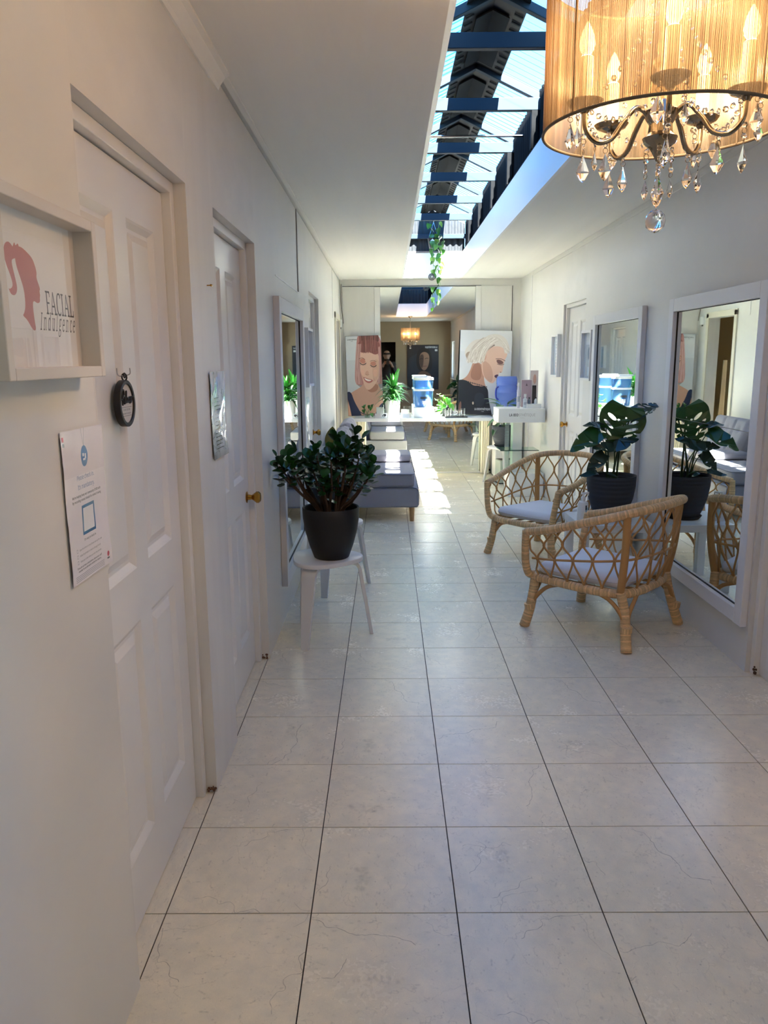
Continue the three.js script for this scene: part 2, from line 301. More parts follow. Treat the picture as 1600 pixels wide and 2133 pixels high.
// cover strips and cornice where walls meet ceiling
{
  const prof = (s) => { const sh = new THREE.Shape(); sh.moveTo(0, 0); sh.lineTo(0.05, 0); sh.lineTo(0.05, -0.008); sh.lineTo(0.035, -0.014); sh.lineTo(0.014, -0.042); sh.lineTo(0.008, -0.055); sh.lineTo(0, -0.055); sh.closePath(); return sh; };
  solo('trim_1', 'moulded white cornice along the left wall near the chandelier', 'cornice', new THREE.ExtrudeGeometry(prof(), { depth: FZ + 3.03, bevelEnabled: false }).translate(LX, CY, -3.03), M.ceiling, [0, 0, 0], 0, undefined, 'structure');
  solo('trim_2', 'thin flat cover strip where the right wall meets the ceiling', 'trim', rlim(RX - 0.008, RX, CY - 0.045, CY - 0.001, -9.52, FZ, 0.002), M.wall, [0, 0, 0], 0, undefined, 'structure');
  solo('trim_3', 'thin flat cover strip along the left ceiling edge', 'trim', rlim(LX + 0.012, LX + 0.04, CY - 0.006, CY - 0.0005, BZ, -3.03, 0.002), M.ceiling, [0, 0, 0], 0, undefined, 'structure');
}
// ---------------------------------------------------------------- doors
// rings of a moulded panel, front at z = 0: [inset, depth]
function moulded(w, h, rings) {
  const pos = [], idx = []; rings.forEach(([i, d]) => pos.push(i, i, d, w - i, i, d, w - i, h - i, d, i, h - i, d));
  for (let r = 0; r < rings.length - 1; r++) for (let k = 0; k < 4; k++) { const a = 4 * r + k, b = 4 * r + (k + 1) % 4, c = a + 4, d = b + 4; idx.push(a, b, c, b, d, c); }
  const e = 4 * (rings.length - 1); idx.push(e, e + 1, e + 2, e, e + 2, e + 3);
  const g = new THREE.BufferGeometry(); g.setAttribute('position', new THREE.Float32BufferAttribute(pos, 3)); g.setIndex(idx); const n = g.toNonIndexed(); n.computeVertexNormals(); return n;
}
// a four-panel door leaf, width along x from 0, facing +z, face at z = 0
function fillDoor(d, w, h, mat, knobX) {
  const cols = [[0.105, w / 2 - 0.05], [w / 2 + 0.05, w - 0.105]], rows = [[0.19, 0.80], [0.945, h - 0.125]];
  const sh = new THREE.Shape(); sh.moveTo(0, 0); sh.lineTo(w, 0); sh.lineTo(w, h); sh.lineTo(0, h); sh.closePath();
  const holes = []; for (const [a, b] of cols) for (const [p, q] of rows) { const pa = new THREE.Path(); pa.moveTo(a, p); pa.lineTo(a, q); pa.lineTo(b, q); pa.lineTo(b, p); pa.closePath(); sh.holes.push(pa); holes.push([a, b, p, q]); }
  const leaf = part('leaf', new THREE.ExtrudeGeometry(sh, { depth: 0.035, bevelEnabled: false }).translate(0, 0, -0.035), mat, d);
  for (const [a, b, p, q] of holes) { const m = part('panel', moulded(b - a, q - p, [[0, 0], [0.006, -0.003], [0.02, -0.013], [0.03, -0.013], [0.052, -0.004]]), mat, leaf); m.position.set(a, p, 0); }
  part('leaf_back', lim(0.01, w - 0.01, 0.01, h - 0.01, -0.034, -0.02), mat, leaf);
  if (knobX !== undefined) {
    const k = part('knob', lathe([[0, 0], [0.026, 0], [0.028, 0.004], [0.014, 0.008], [0.011, 0.026], [0.018, 0.036], [0.028, 0.048], [0.028, 0.058], [0.02, 0.067], [0, 0.069]], 24).rotateX(Math.PI / 2), M.brass, d);
    k.position.set(knobX, 0.85, 0);
  }
}
function doorIn(n, label, [za, zb], side, knob, top = 2.02) {
  const w = zb - za - 0.08, left = side < 0;
  const d = thing('door_' + n, label, 'door', [left ? -0.675 : 1.765, 0.004, left ? zb - 0.04 : za + 0.04], left ? Math.PI / 2 : -Math.PI / 2, undefined, 'structure');
  fillDoor(d, w, top - 0.042, M.gloss, knob === undefined ? undefined : knob);
  // jambs and head of the frame, standing a little proud of the leaf
  const f = (x0, x1, y0, y1, z0, z1) => rlim(x0, x1, y0, y1, z0, z1, 0.003);
  part('door_frame', [f(-0.039, -0.002, -0.004, top - 0.004, -0.06, 0.028), f(w + 0.002, w + 0.039, -0.004, top - 0.004, -0.06, 0.028), f(-0.039, w + 0.039, top - 0.038, top - 0.004, -0.06, 0.028)], M.gloss, d);
  return d;
}
doorIn(1, 'cream four-panel door hung with a round black-rimmed sign', D1, -1);
doorIn(2, 'white four-panel door with a brass knob beside the potted jade plant', D2, -1, D2[1] - D2[0] - 0.08 - 0.06);
doorIn(3, 'white panel door with a brass knob between the wall mirror and the sofa', D3, -1, D3[1] - D3[0] - 0.08 - 0.06);
doorIn(5, 'white panel door with a brass knob beyond the two tall mirrors', D5, 1, 0.06, 2.0);
doorIn(6, 'plain white door with worn jamb beside the corridor mirror', D6, 1);
{
  // worn, crumbling foot of the right-hand jamb
  const d = scene.getObjectByName('door_6');
  part('worn_foot', [new THREE.DodecahedronGeometry(0.009, 0).translate(0.012, 0.012, 0.026), new THREE.DodecahedronGeometry(0.007, 0).translate(0.004, 0.026, 0.029), new THREE.DodecahedronGeometry(0.006, 0).translate(0.016, 0.03, 0.024), new THREE.DodecahedronGeometry(0.005, 0).translate(0.008, 0.04, 0.028)], std(0x4a3527, 0.95), d);
  part('repair_plate', rlim(0.06, 0.14, 0.05, 0.2, 0.0, 0.003, 0.001), M.whiteMatt, d);
}
for (const n of [1, 2]) {
  // rusty, flaking foot of the reveal beside each of the first two doors
  const d = scene.getObjectByName('door_' + n), w = n === 1 ? 0.79 : 0.785, r = rng(50 + n);
  part('flaking_foot', Array.from({ length: 11 }, () => new THREE.DodecahedronGeometry(0.002 + 0.004 * r(), 0).translate(w + 0.028 + r() * 0.012, 0.004 + 0.018 * r(), 0.032 + 0.028 * r())), std(0x6b4a36, 0.95), d);
}
// open doorway to a store room, seen only in the mirrors
{
  const s = thing('door_4', 'open doorway to a shelved store room by the end wall', 'doorway', [0, 0, 0], 0, undefined, 'structure');
  const cream = std(0xd8d2c0, 0.5), tan = std(0xb59f78, 0.8);
  part('architrave', [rlim(LX, LX + 0.018, 0, 2.03, D4[0] - 0.07, D4[0], 0.004), rlim(LX, LX + 0.018, 0, 2.03, D4[1], D4[1] + 0.07, 0.004), rlim(LX, LX + 0.018, 1.97, 2.04, D4[0] - 0.07, D4[1] + 0.07, 0.004)], cream, s);
  part('store_wall', [lim(-1.75, -1.70, 0, CY, BZ - 0.12, -8.9), lim(-1.75, -0.74, 0, CY, -8.95, -8.9), lim(-1.75, -0.74, 0, CY, BZ - 0.14, BZ - 0.06), lim(-1.75, -0.80, CY, CY + 0.1, BZ - 0.14, -8.9), lim(-1.75, -0.74, -0.08, 0, BZ - 0.14, -8.9)], tan, s);
  const sh = thing('store_shelf', 'wooden wall shelf inside the open store room', 'shelf', [-1.52, 1.33, -9.75]);
  part('board', lim(-0.18, 0.18, -0.025, 0, -0.5, 0.7), std(0x8d8168, 0.7), sh);
  for (const z of [-0.3, 0.4]) part('bracket', lim(-0.16, 0.1, -0.06, -0.03, z, z + 0.02), M.nickel, sh);
  const r = rng(9), cols = [0x5b4a36, 0x777a5a, 0x9a8a70, 0x3d4436, 0x806a50];
  for (let i = 0; i < 9; i++) {
    const h = 0.1 + r() * 0.1, q = 0.022 + r() * 0.014;
    solo('jar', 'small dusty jar standing on the store room shelf', 'jar', lathe([[0, 0], [q, 0], [q, h * 0.75], [q * 0.6, h * 0.82], [q * 0.6, h], [0, h]], 16), std(cols[i % 5], 0.4), [-1.46 + (r() - 0.5) * 0.12, 1.33, -10.2 + i * 0.1], 0, 'jars on the store room shelf');
  }
  const c = thing('store_cabinet', 'low beige cabinet inside the open store room', 'cabinet', [-1.5, 0, -9.7]);
  part('body', rlim(-0.19, 0.19, 0, 0.8, -0.5, 0.6, 0.01), std(0x9a8b70, 0.6), c);
  for (const z of [-0.25, 0.3]) { const dr = part('cabinet_door', rlim(0.19, 0.205, 0.05, 0.75, z - 0.24, z + 0.26, 0.004), std(0xa99a80, 0.5), c); part('handle', rlim(0.205, 0.22, 0.6, 0.7, z, z + 0.012, 0.003), M.chrome, dr); }
  const ap = new THREE.PlaneGeometry(0.28, 0.95, 14, 20); for (let i = 0; i < ap.attributes.position.count; i++) { const x = ap.attributes.position.getX(i), y = ap.attributes.position.getY(i); ap.attributes.position.setXYZ(i, x * (0.5 + 0.5 * (0.475 - y) / 0.95), y, 0.03 * Math.sin(x * 38) * (0.6 - y)); } ap.computeVertexNormals();
  solo('apron', 'limp tan apron hanging inside the store room doorway', 'apron', ap, std(0x9a8468, 0.9, { side: THREE.DoubleSide }), [-0.81, 0.98, -9.93], Math.PI / 2);
}

// ---------------------------------------------------------------- tall framed mirrors on the side walls
function tallMirror(label, side, za, zb, seam) {
  const g = thing('framed_mirror', label, 'mirror', [side < 0 ? LX : RX, 0.22, side < 0 ? zb : za], side < 0 ? Math.PI / 2 : -Math.PI / 2, 'tall framed mirrors on the corridor walls');
  const w = zb - za, h = 1.61, t = 0.075, d = 0.035;
  const bar = (x0, x1, y0, y1) => rlim(x0, x1, y0, y1, 0, d, 0.004);
  part('frame_side', bar(0, t, 0, h), M.frame, g); part('frame_side', bar(w - t, w, 0, h), M.frame, g);
  part('frame_top', bar(t, w - t, h - t, h), M.frame, g); part('frame_bottom', bar(t, w - t, 0, t), M.frame, g);
  part('edge_bead', [lim(t, t + 0.004, t, h - t, 0.004, 0.012), lim(w - t - 0.004, w - t, t, h - t, 0.004, 0.012), lim(t, w - t, h - t - 0.004, h - t, 0.004, 0.012), lim(t, w - t, t, t + 0.004, 0.004, 0.012)], M.dark, g);
  const m = part('mirror_glass', lim(t, w - t, t, seam, 0.004, 0.0075), M.mirror, g);
  part('mirror_glass', lim(t, w - t, seam + 0.002, h - t, 0.004, 0.0075), M.mirror, g);
  return g;
}
tallMirror('white framed mirror on the wall behind the potted jade plant', -1, -5.53, -4.28, 0.93);
tallMirror('white framed mirror beside the worn door jamb, right behind the front cane chair', 1, -4.79, -3.56, 0.92);
tallMirror('white framed mirror behind the monstera plant, next to the panel door', 1, -6.545, -5.29, 0.69);

// ---------------------------------------------------------------- deep box frames with prints
function boxFrame(label, side, zc, y0, y1, w, depth, tex, extra) {
  const g = thing('box_frame', label, 'picture frame', [side < 0 ? LX : RX, y0, zc], side < 0 ? Math.PI / 2 : -Math.PI / 2);
  const h = y1 - y0, t = 0.02, x0 = -w / 2, x1 = w / 2, fm = extra || M.frame;
  const bar = (a, b, c, d) => rlim(a, b, c, d, 0.001, depth, 0.002);
  part('frame_bar', bar(x0, x0 + t, 0, h), fm, g); part('frame_bar', bar(x1 - t, x1, 0, h), fm, g); part('frame_bar', bar(x0 + t, x1 - t, 0, t), fm, g); part('frame_bar', bar(x0 + t, x1 - t, h - t, h), fm, g);
  const pr = part('print', new THREE.PlaneGeometry(w - 2 * t, h - 2 * t).translate(0, h / 2, depth * 0.28), std(0xffffff, 0.7, { map: tex }), g);
  part('backing', lim(x0 + t, x1 - t, t, h - t, 0.001, depth * 0.25), M.whiteMatt, g);
  part('glass', new THREE.PlaneGeometry(w - 2 * t, h - 2 * t).translate(0, h / 2, depth * 0.45), M.pane, g);
  return g;
}
const facial = canvasTex(1024, 720, (c, w, h) => {
  c.fillStyle = '#e9e9e6'; c.fillRect(0, 0, w, h);
  c.fillStyle = '#d3cbc3'; c.fillRect(w * 0.945, 0, w * 0.055, h);
  const P = (pts, col) => { c.fillStyle = col; c.beginPath(); pts = pts.map(([x, y]) => [0.135 + x * 0.99, y]); c.moveTo(pts[0][0] * w, pts[0][1] * h); for (let i = 1; i < pts.length; i++) { const [a, b] = pts[i], [e, f] = pts[(i + 1) % pts.length]; c.quadraticCurveTo(a * w, b * h, (a + e) / 2 * w, (b + f) / 2 * h); } c.closePath(); c.fill(); };
  const pink = '#c0817d';
  // head in profile
  P([[0.18, 0.27], [0.2, 0.235], [0.25, 0.225], [0.31, 0.25], [0.36, 0.28], [0.385, 0.33], [0.395, 0.37], [0.385, 0.40], [0.40, 0.435], [0.418, 0.475], [0.408, 0.485], [0.408, 0.50], [0.412, 0.515], [0.405, 0.53], [0.405, 0.56], [0.375, 0.575], [0.33, 0.555], [0.32, 0.60], [0.325, 0.69], [0.335, 0.755], [0.30, 0.757], [0.25, 0.69], [0.205, 0.665], [0.225, 0.65], [0.245, 0.60], [0.245, 0.50], [0.215, 0.42], [0.185, 0.35]], pink);
  // pony tail and tie
  P([[0.19, 0.265], [0.15, 0.215], [0.10, 0.225], [0.075, 0.28], [0.085, 0.35], [0.125, 0.43], [0.14, 0.49], [0.10, 0.515], [0.09, 0.50], [0.11, 0.545], [0.155, 0.545], [0.18, 0.50], [0.165, 0.43], [0.145, 0.35], [0.15, 0.32], [0.19, 0.31]], pink);
  P([[0.165, 0.25], [0.19, 0.20], [0.196, 0.235], [0.225, 0.205], [0.235, 0.25], [0.20, 0.275]], pink);
  c.fillStyle = '#3b3f45'; c.font = '118px serif'; c.save(); c.translate(w * 0.595, h * 0.635); c.scale(0.84, 1.35); c.fillText('FACIAL', 0, 0, w * 0.41); c.restore();
  c.fillStyle = '#2c2e33'; c.font = 'italic 92px serif'; c.save(); c.translate(w * 0.51, h * 0.75); c.transform(1, 0, -0.22, 1.3, 0, 0); c.fillText('I n d u l g e n c e', 0, 0, w * 0.42); c.restore();
});
boxFrame('pale deep box frame with a pink ponytailed head print beside the first door', -1, -1.363, 1.463, 1.752, 0.398, 0.052, facial, std(0xd6cfc4, 0.45));
const brow = canvasTex(256, 256, (c, w, h) => { c.fillStyle = '#c9d6de'; c.fillRect(0, 0, w, h); c.fillStyle = '#8fa7b8'; for (let i = 0; i < 9; i++) c.fillRect(w * 0.3, h * (0.12 + i * 0.08), w * (0.3 + 0.1 * ((i * 7) % 3)), 5); });
const eye = canvasTex(256, 256, (c, w, h) => { c.fillStyle = '#bcc9d2'; c.fillRect(0, 0, w, h); c.fillStyle = '#7f90a0'; c.beginPath(); c.ellipse(w * 0.55, h * 0.45, 26, 36, 0, 0, 7); c.fill(); c.fillStyle = '#cfe6f2'; c.fillRect(w * 0.45, h * 0.75, 44, 50); });
boxFrame('small white box frame hanging between panel door and display stand', 1, -8.0, 1.31, 1.726, 0.30, 0.04, brow);
boxFrame('small white box frame hanging between panel door and tall mirror', 1, -6.74, 1.305, 1.722, 0.33, 0.04, eye);
boxFrame('small white box frame on the wall between mirror and brass knobbed door', -1, -5.83, 1.30, 1.72, 0.36, 0.05, brow);

// ---------------------------------------------------------------- papers on the left wall
function sheet(name, label, zc, y0, w, h, tex, curl, seed, mat) {
  const g = new THREE.PlaneGeometry(w, h, 24, 36), p = g.attributes.position;
  for (let i = 0; i < p.count; i++) { const x = p.getX(i) / w, y = p.getY(i) / h; p.setZ(i, 0.003 + curl * (0.25 * fbm(x * 4 + seed, y * 6, seed, 3) + 0.8 * Math.max(0, x) * Math.abs(y) + 0.5 * Math.max(0, -y - 0.2))); }
  g.computeVertexNormals();
  return solo(name, label, 'poster', g, mat || phys(0xffffff, 0.35, { map: tex, side: THREE.DoubleSide, clearcoat: 0.8, clearcoatRoughness: 0.12 }), [LX, y0 + h / 2, zc], Math.PI / 2);
}
const notice = canvasTex(724, 1024, (c, w, h) => {
  c.fillStyle = '#e3dde2'; c.fillRect(0, 0, w, h); c.fillStyle = '#ece8ec'; c.fillRect(0, h * 0.30, w, h * 0.7);
  c.strokeStyle = '#8f98a0'; c.lineWidth = 5; c.beginPath(); c.moveTo(w * 0.46, 0); c.lineTo(w * 0.5, h * 0.12); c.lineTo(w * 0.54, 0); c.stroke();
  c.fillStyle = '#2f6fae'; c.beginPath(); c.ellipse(w * 0.5, h * 0.185, w * 0.085, h * 0.07, 0, 0, 7); c.fill();
  c.fillStyle = '#f4f7fa'; c.fillRect(w * 0.455, h * 0.165, 26, 22); c.fillRect(w * 0.51, h * 0.17, 22, 34); c.fillRect(w * 0.465, h * 0.2, 46, 14);
  c.fillStyle = '#c02040'; c.fillRect(20, h * 0.035, 30, 30); c.fillStyle = '#444c55'; c.fillRect(20, h * 0.075, 30, 22);
  c.textAlign = 'center'; c.fillStyle = '#2f5f97'; c.font = '44px sans-serif'; c.fillText('Please check in.', w / 2, h * 0.335); c.fillText('It’s mandatory.', w / 2, h * 0.395);
  c.fillStyle = '#2a2d33'; c.font = 'bold 23px sans-serif'; c.fillText('We’re helping keep our community COVID safe', w / 2, h * 0.445); c.fillText('by recording contact details for contact tracing', w / 2, h * 0.475);
  c.fillStyle = '#2f6f9f'; c.fillRect(w * 0.34, h * 0.505, w * 0.32, h * 0.2); c.fillStyle = '#eff0f2'; c.fillRect(w * 0.37, h * 0.525, w * 0.26, h * 0.16);
  c.fillStyle = '#2a2d33'; c.font = 'bold 22px sans-serif'; c.fillText('It’s easy to check in:', w / 2, h * 0.745);
  c.textAlign = 'left'; c.font = '18px sans-serif'; c.fillStyle = '#4b4e55';
  ['Open the camera on your phone and scan the code', 'Follow the prompts to check in through the app', 'Show your screen when you enter this premises'].forEach((s, i) => { c.strokeStyle = '#8a8d95'; c.lineWidth = 3; c.strokeRect(w * 0.14, h * (0.775 + i * 0.038), 18, 22); c.fillText(s, w * 0.2, h * (0.793 + i * 0.038)); });
  c.font = 'bold 18px sans-serif'; c.fillStyle = '#2a2d33'; c.fillText('If you do not have a smartphone, please ask a staff', w * 0.12, h * 0.905); c.fillText('member for an alternative method for check-in.', w * 0.14, h * 0.926);
  c.fillStyle = '#9a9ca3'; for (let i = 0; i < 4; i++) c.fillRect(w * 0.07, h * (0.948 + i * 0.011), w * 0.72, 4);
  c.fillStyle = '#c02040'; c.beginPath(); c.arc(w * 0.9, h * 0.925, 20, 0, 7); c.fill(); c.fillStyle = '#444c55'; c.fillRect(w * 0.87, h * 0.95, 42, 12);
});
sheet('notice', 'creased laminated check-in notice taped beside the first door', -1.537, 1.065, 0.207, 0.298, notice, 0.012, 4);
const crumpled = canvasTex(512, 680, (c, w, h) => {
  c.fillStyle = '#ccd3dc'; c.fillRect(0, 0, w, h); const r = rng(21);
  for (let i = 0; i < 420; i++) { c.strokeStyle = ['#8b97a8', '#a9b4c4', '#6f7c90', '#e9edf2'][i % 4]; c.lineWidth = 1 + r() * 3; const x = r() * w, y = h * (0.15 + 0.8 * r()); c.beginPath(); c.moveTo(x, y); c.lineTo(x + (r() - 0.5) * 90, y + (r() - 0.5) * 60); c.stroke(); }
  c.fillStyle = '#8fb0dc'; c.beginPath(); c.arc(w * 0.45, h * 0.14, 50, 0, 7); c.fill(); c.fillStyle = '#4a5260'; for (let i = 0; i < 14; i++) c.fillRect(w * 0.25, h * (0.3 + i * 0.045), w * (0.3 + 0.2 * r()), 6);
});
sheet('notice', 'crinkled foil-like plastic wrapped notice beside the brass-knobbed door', -2.79, 1.152, 0.225, 0.303, crumpled, 0.02, 11, phys(0xffffff, 0.22, { map: crumpled, metalness: 0.25, side: THREE.DoubleSide, clearcoat: 1, clearcoatRoughness: 0.05 }));
sheet('plastic_sleeve', 'clear plastic sleeve hanging below the small box frame', -5.80, 0.80, 0.20, 0.42, null, 0.05, 15, phys(0xffffff, 0.12, { transmission: 0.75, thickness: 0, side: THREE.DoubleSide }));
// small fittings
{
  const n = thing('wall_hook', 'tiny brass hook in the wall above the crinkled notice', 'hook', [LX, 1.742, -2.727], Math.PI / 2);
  part('pin', new THREE.CylinderGeometry(0.002, 0.002, 0.016, 8).rotateX(Math.PI / 2).translate(0, 0, 0.008), M.brass, n);
  part('cross_bar', new THREE.CylinderGeometry(0.004, 0.004, 0.014, 8).rotateZ(Math.PI / 2).translate(0, 0, 0.015), M.brass, n);
  solo('cable', 'thin cable running down the corner beside the left poster', 'cable', tube([V(-0.585, 2.44, -10.25), V(-0.59, 2.2, -10.25), V(-0.57, 2.02, -10.25), V(-0.565, 1.95, -10.26)], 0.005, 24, 6), std(0x6b665c, 0.6));
  const b = thing('door_chime', 'small white plastic chime box in the far left corner', 'chime', [LX, 1.9, -10.2], Math.PI / 2);
  part('body', rlim(-0.04, 0.04, 0, 0.1, 0, 0.03, 0.006), M.white, b); part('button', rlim(-0.012, 0.012, -0.02, 0.0, 0.005, 0.02, 0.004), std(0x55524c, 0.5), b);
}
// round hanging sign on the first door
{
  const t = canvasTex(512, 512, (c, w, h) => {
    c.fillStyle = '#cfcac2'; c.fillRect(0, 0, w, h); c.fillStyle = '#2b2927'; c.textAlign = 'center';
    c.fillRect(60, 172, 392, 3); c.fillRect(60, 300, 392, 4); c.fillRect(80, 408, 352, 4);
    c.font = '33px sans-serif'; c.fillText('DO NOT DISTURB', w / 2, 345); c.font = '26px sans-serif'; c.fillText('TREATMENT IN PROGRESS', w / 2, 390);
  });
  const g = thing('door_sign', 'round do-not-disturb sign with thick black rim hanging on the cream door', 'sign', [-0.668, 1.388, -1.965], Math.PI / 2);
  const R0 = 0.057;
  const sh = new THREE.Shape(); sh.absarc(0, 0, R0, 0, Math.PI * 2, false); const ho = new THREE.Path(); ho.absarc(0, 0, R0 - 0.008, 0, Math.PI * 2, true); sh.holes.push(ho);
  part('rim', new THREE.ExtrudeGeometry(sh, { depth: 0.015, bevelEnabled: true, bevelSize: 0.001, bevelThickness: 0.001, bevelSegments: 1, curveSegments: 48 }), M.blackPlastic, g);
  part('face', new THREE.CircleGeometry(R0 - 0.006, 48).translate(0, 0, 0.0115), std(0xffffff, 0.6, { map: t }), g);
  // raised brush-script word across the middle: Relax
  const st = (pts) => tube(pts.map(([x, y]) => V(x, y, 0.0135)), 0.0021, 30, 6), k = 0.0098;
  const word = [[[-4.4, 0.2], [-3.6, 0.4], [-3.2, 2.6], [-3.3, -1.2]], [[-3.3, 2.4], [-2.2, 2.7], [-2.0, 1.4], [-3.0, 0.9], [-1.9, -0.9]], [[-1.9, -0.6], [-1.0, 0.4], [-1.3, 0.9], [-1.7, 0.2], [-1.2, -0.7], [-0.6, -0.2]], [[-0.6, -0.2], [0.0, 2.3], [-0.3, 2.2], [-0.3, -0.6], [0.3, -0.2]], [[1.4, 0.5], [0.7, 0.5], [0.6, -0.5], [1.3, -0.3], [1.5, 0.6], [1.5, -0.6], [2.0, -0.1]], [[2.0, 0.7], [2.6, 0.2], [3.0, -0.7], [3.4, -0.3]], [[3.3, 0.8], [2.7, 0.0], [2.2, -0.9]], [[3.4, -0.3], [4.0, 0.6], [4.6, 0.9]]];
  part('raised_word', word.map((w) => st(w.map(([x, y]) => [x * k, y * k + 0.008]))), M.blackPlastic, g);
  part('loop', [new THREE.TorusGeometry(0.0085, 0.002, 8, 20).rotateY(Math.PI / 3).translate(0, R0 + 0.008, 0.011), new THREE.TorusGeometry(0.006, 0.0016, 8, 20).translate(0.003, R0 + 0.012, 0.011)], M.blackPlastic, g);
  part('hook', tube([V(-0.002, R0 + 0.03, -0.006), V(-0.002, R0 + 0.012, -0.003), V(0, R0 + 0.012, 0.012), V(0.004, R0 + 0.016, 0.024), V(0.006, R0 + 0.03, 0.024)], 0.0015, 24, 6), M.chrome, g);
}
// ---------------------------------------------------------------- sofa
const weave = dataTex(128, 128, (x, y) => { const v = 205 + 26 * (((x >> 1) + (y >> 1)) % 2) + 22 * vnoise(x / 3, y / 3, 6) - 12; return [v, v, v]; }, true); weave.repeat.set(14, 14);
const fabric = std(0xa9a7b1, 0.85, { map: weave }), seamMat = std(0x5d5d68, 0.9);
{
  const s = thing('sofa', 'grey click-clack sofa with tufted back along the left wall', 'sofa', [-0.15, 0, -8.11]);
  const zn = 0.99, zf = -0.99, xb = -0.43, xf = 0.43;          // near and far ends, back and front edge
  part('base', rlim(xb, xf, 0.135, 0.318, zf, zn, 0.022, 4), fabric, s);
  part('piping', [tube([V(xb + 0.02, 0.316, zn + 0.001), V(xf - 0.02, 0.316, zn + 0.001), V(xf - 0.002, 0.296, zn - 0.001), V(xf, 0.16, zn - 0.002)], 0.0035, 30, 6), tube([V(xf - 0.001, 0.316, zn - 0.02), V(xf - 0.001, 0.316, zf + 0.02)], 0.0035, 8, 6)], seamMat, s);
  for (const [a, b] of [[zn - 0.002, 0.003], [-0.003, zf + 0.002]]) {
    const g = rlim(-0.12, 0.39, 0.326, 0.455, Math.min(a, b), Math.max(a, b), 0.026, 4), p = g.attributes.position;
    for (let i = 0; i < p.count; i++) if (p.getY(i) > 0.43) { const u = (p.getX(i) - 0.135) / 0.255, v = (p.getZ(i) - (a + b) / 2) / Math.abs(a - b) * 2; p.setY(i, p.getY(i) + 0.012 * (1 - u * u) * (1 - v * v)); }
    const c = part('seat_cushion', g, fabric, s);
    part('welt', tube([V(-0.1, 0.447, Math.max(a, b) - 0.004), V(0.37, 0.447, Math.max(a, b) - 0.004), V(0.387, 0.447, Math.max(a, b) - 0.022), V(0.388, 0.447, Math.min(a, b) + 0.02)], 0.003, 40, 6), seamMat, c);
  }
  part('fold_down_armrest', rlim(-0.13, 0.385, 0.462, 0.535, -0.14, 0.19, 0.024, 4), fabric, s);
  // two upright sections of the leaning back, each with seams and buttons
  for (const [za, zb] of [[0.2, zn], [zf, -0.15]]) {
    const b = new THREE.Group(); b.name = 'backrest'; b.position.set(-0.16, 0.43, (za + zb) / 2); b.rotation.z = 0.34; s.add(b);
    const w = zb - za, n = 44, m = 22, pos = [], idx = [];
    for (let i = 0; i <= n; i++) for (let j = 0; j <= m; j++) {
      const v = j / m, z = -w / 2 + w * i / n, y = 0.43 * v, cols = 3; let d = 0.055;
      const f = ((i / n) * cols) % 1, seam = Math.min(f, 1 - f) * w / cols; d -= 0.02 * Math.exp(-(seam * seam) / 0.0003);
      for (const ty of [0.36, 0.68]) { const q = Math.hypot((f - 0.5) * w / cols, (v - ty) * 0.43); d -= 0.022 * Math.exp(-(q * q) / 0.0011); }
      const e = Math.min(v * 0.43, (1 - v) * 0.43, i / n * w, (1 - i / n) * w); d *= Math.min(1, 0.25 + Math.sqrt(e / 0.035) * 0.75);
      pos.push(d, y, z);
    }
    for (let i = 0; i < n; i++) for (let j = 0; j < m; j++) { const a = i * (m + 1) + j, c = a + m + 1; idx.push(a, a + 1, c, c, a + 1, c + 1); }
    const g = new THREE.BufferGeometry(); g.setAttribute('position', new THREE.Float32BufferAttribute(pos, 3)); g.setIndex(idx); g.computeVertexNormals();
    const uvs = new Float32Array(pos.length / 3 * 2); for (let i = 0; i < pos.length / 3; i++) { uvs[2 * i] = pos[3 * i + 2]; uvs[2 * i + 1] = pos[3 * i + 1]; } g.setAttribute('uv', new THREE.BufferAttribute(uvs, 2));
    part('pad', g, fabric, b);
    part('shell', rlim(-0.075, 0.02, 0, 0.43, -w / 2, w / 2, 0.03, 4), fabric, b);
  }
  for (const [x, z] of [[0.37, zn - 0.05], [0.37, zf + 0.05], [-0.37, zn - 0.05], [-0.37, zf + 0.05], [0.37, 0], [-0.37, 0]]) part('leg', new THREE.CylinderGeometry(0.027, 0.019, 0.137, 16).translate(x, 0.0685, z), std(0xb98a5b, 0.5), s);
}

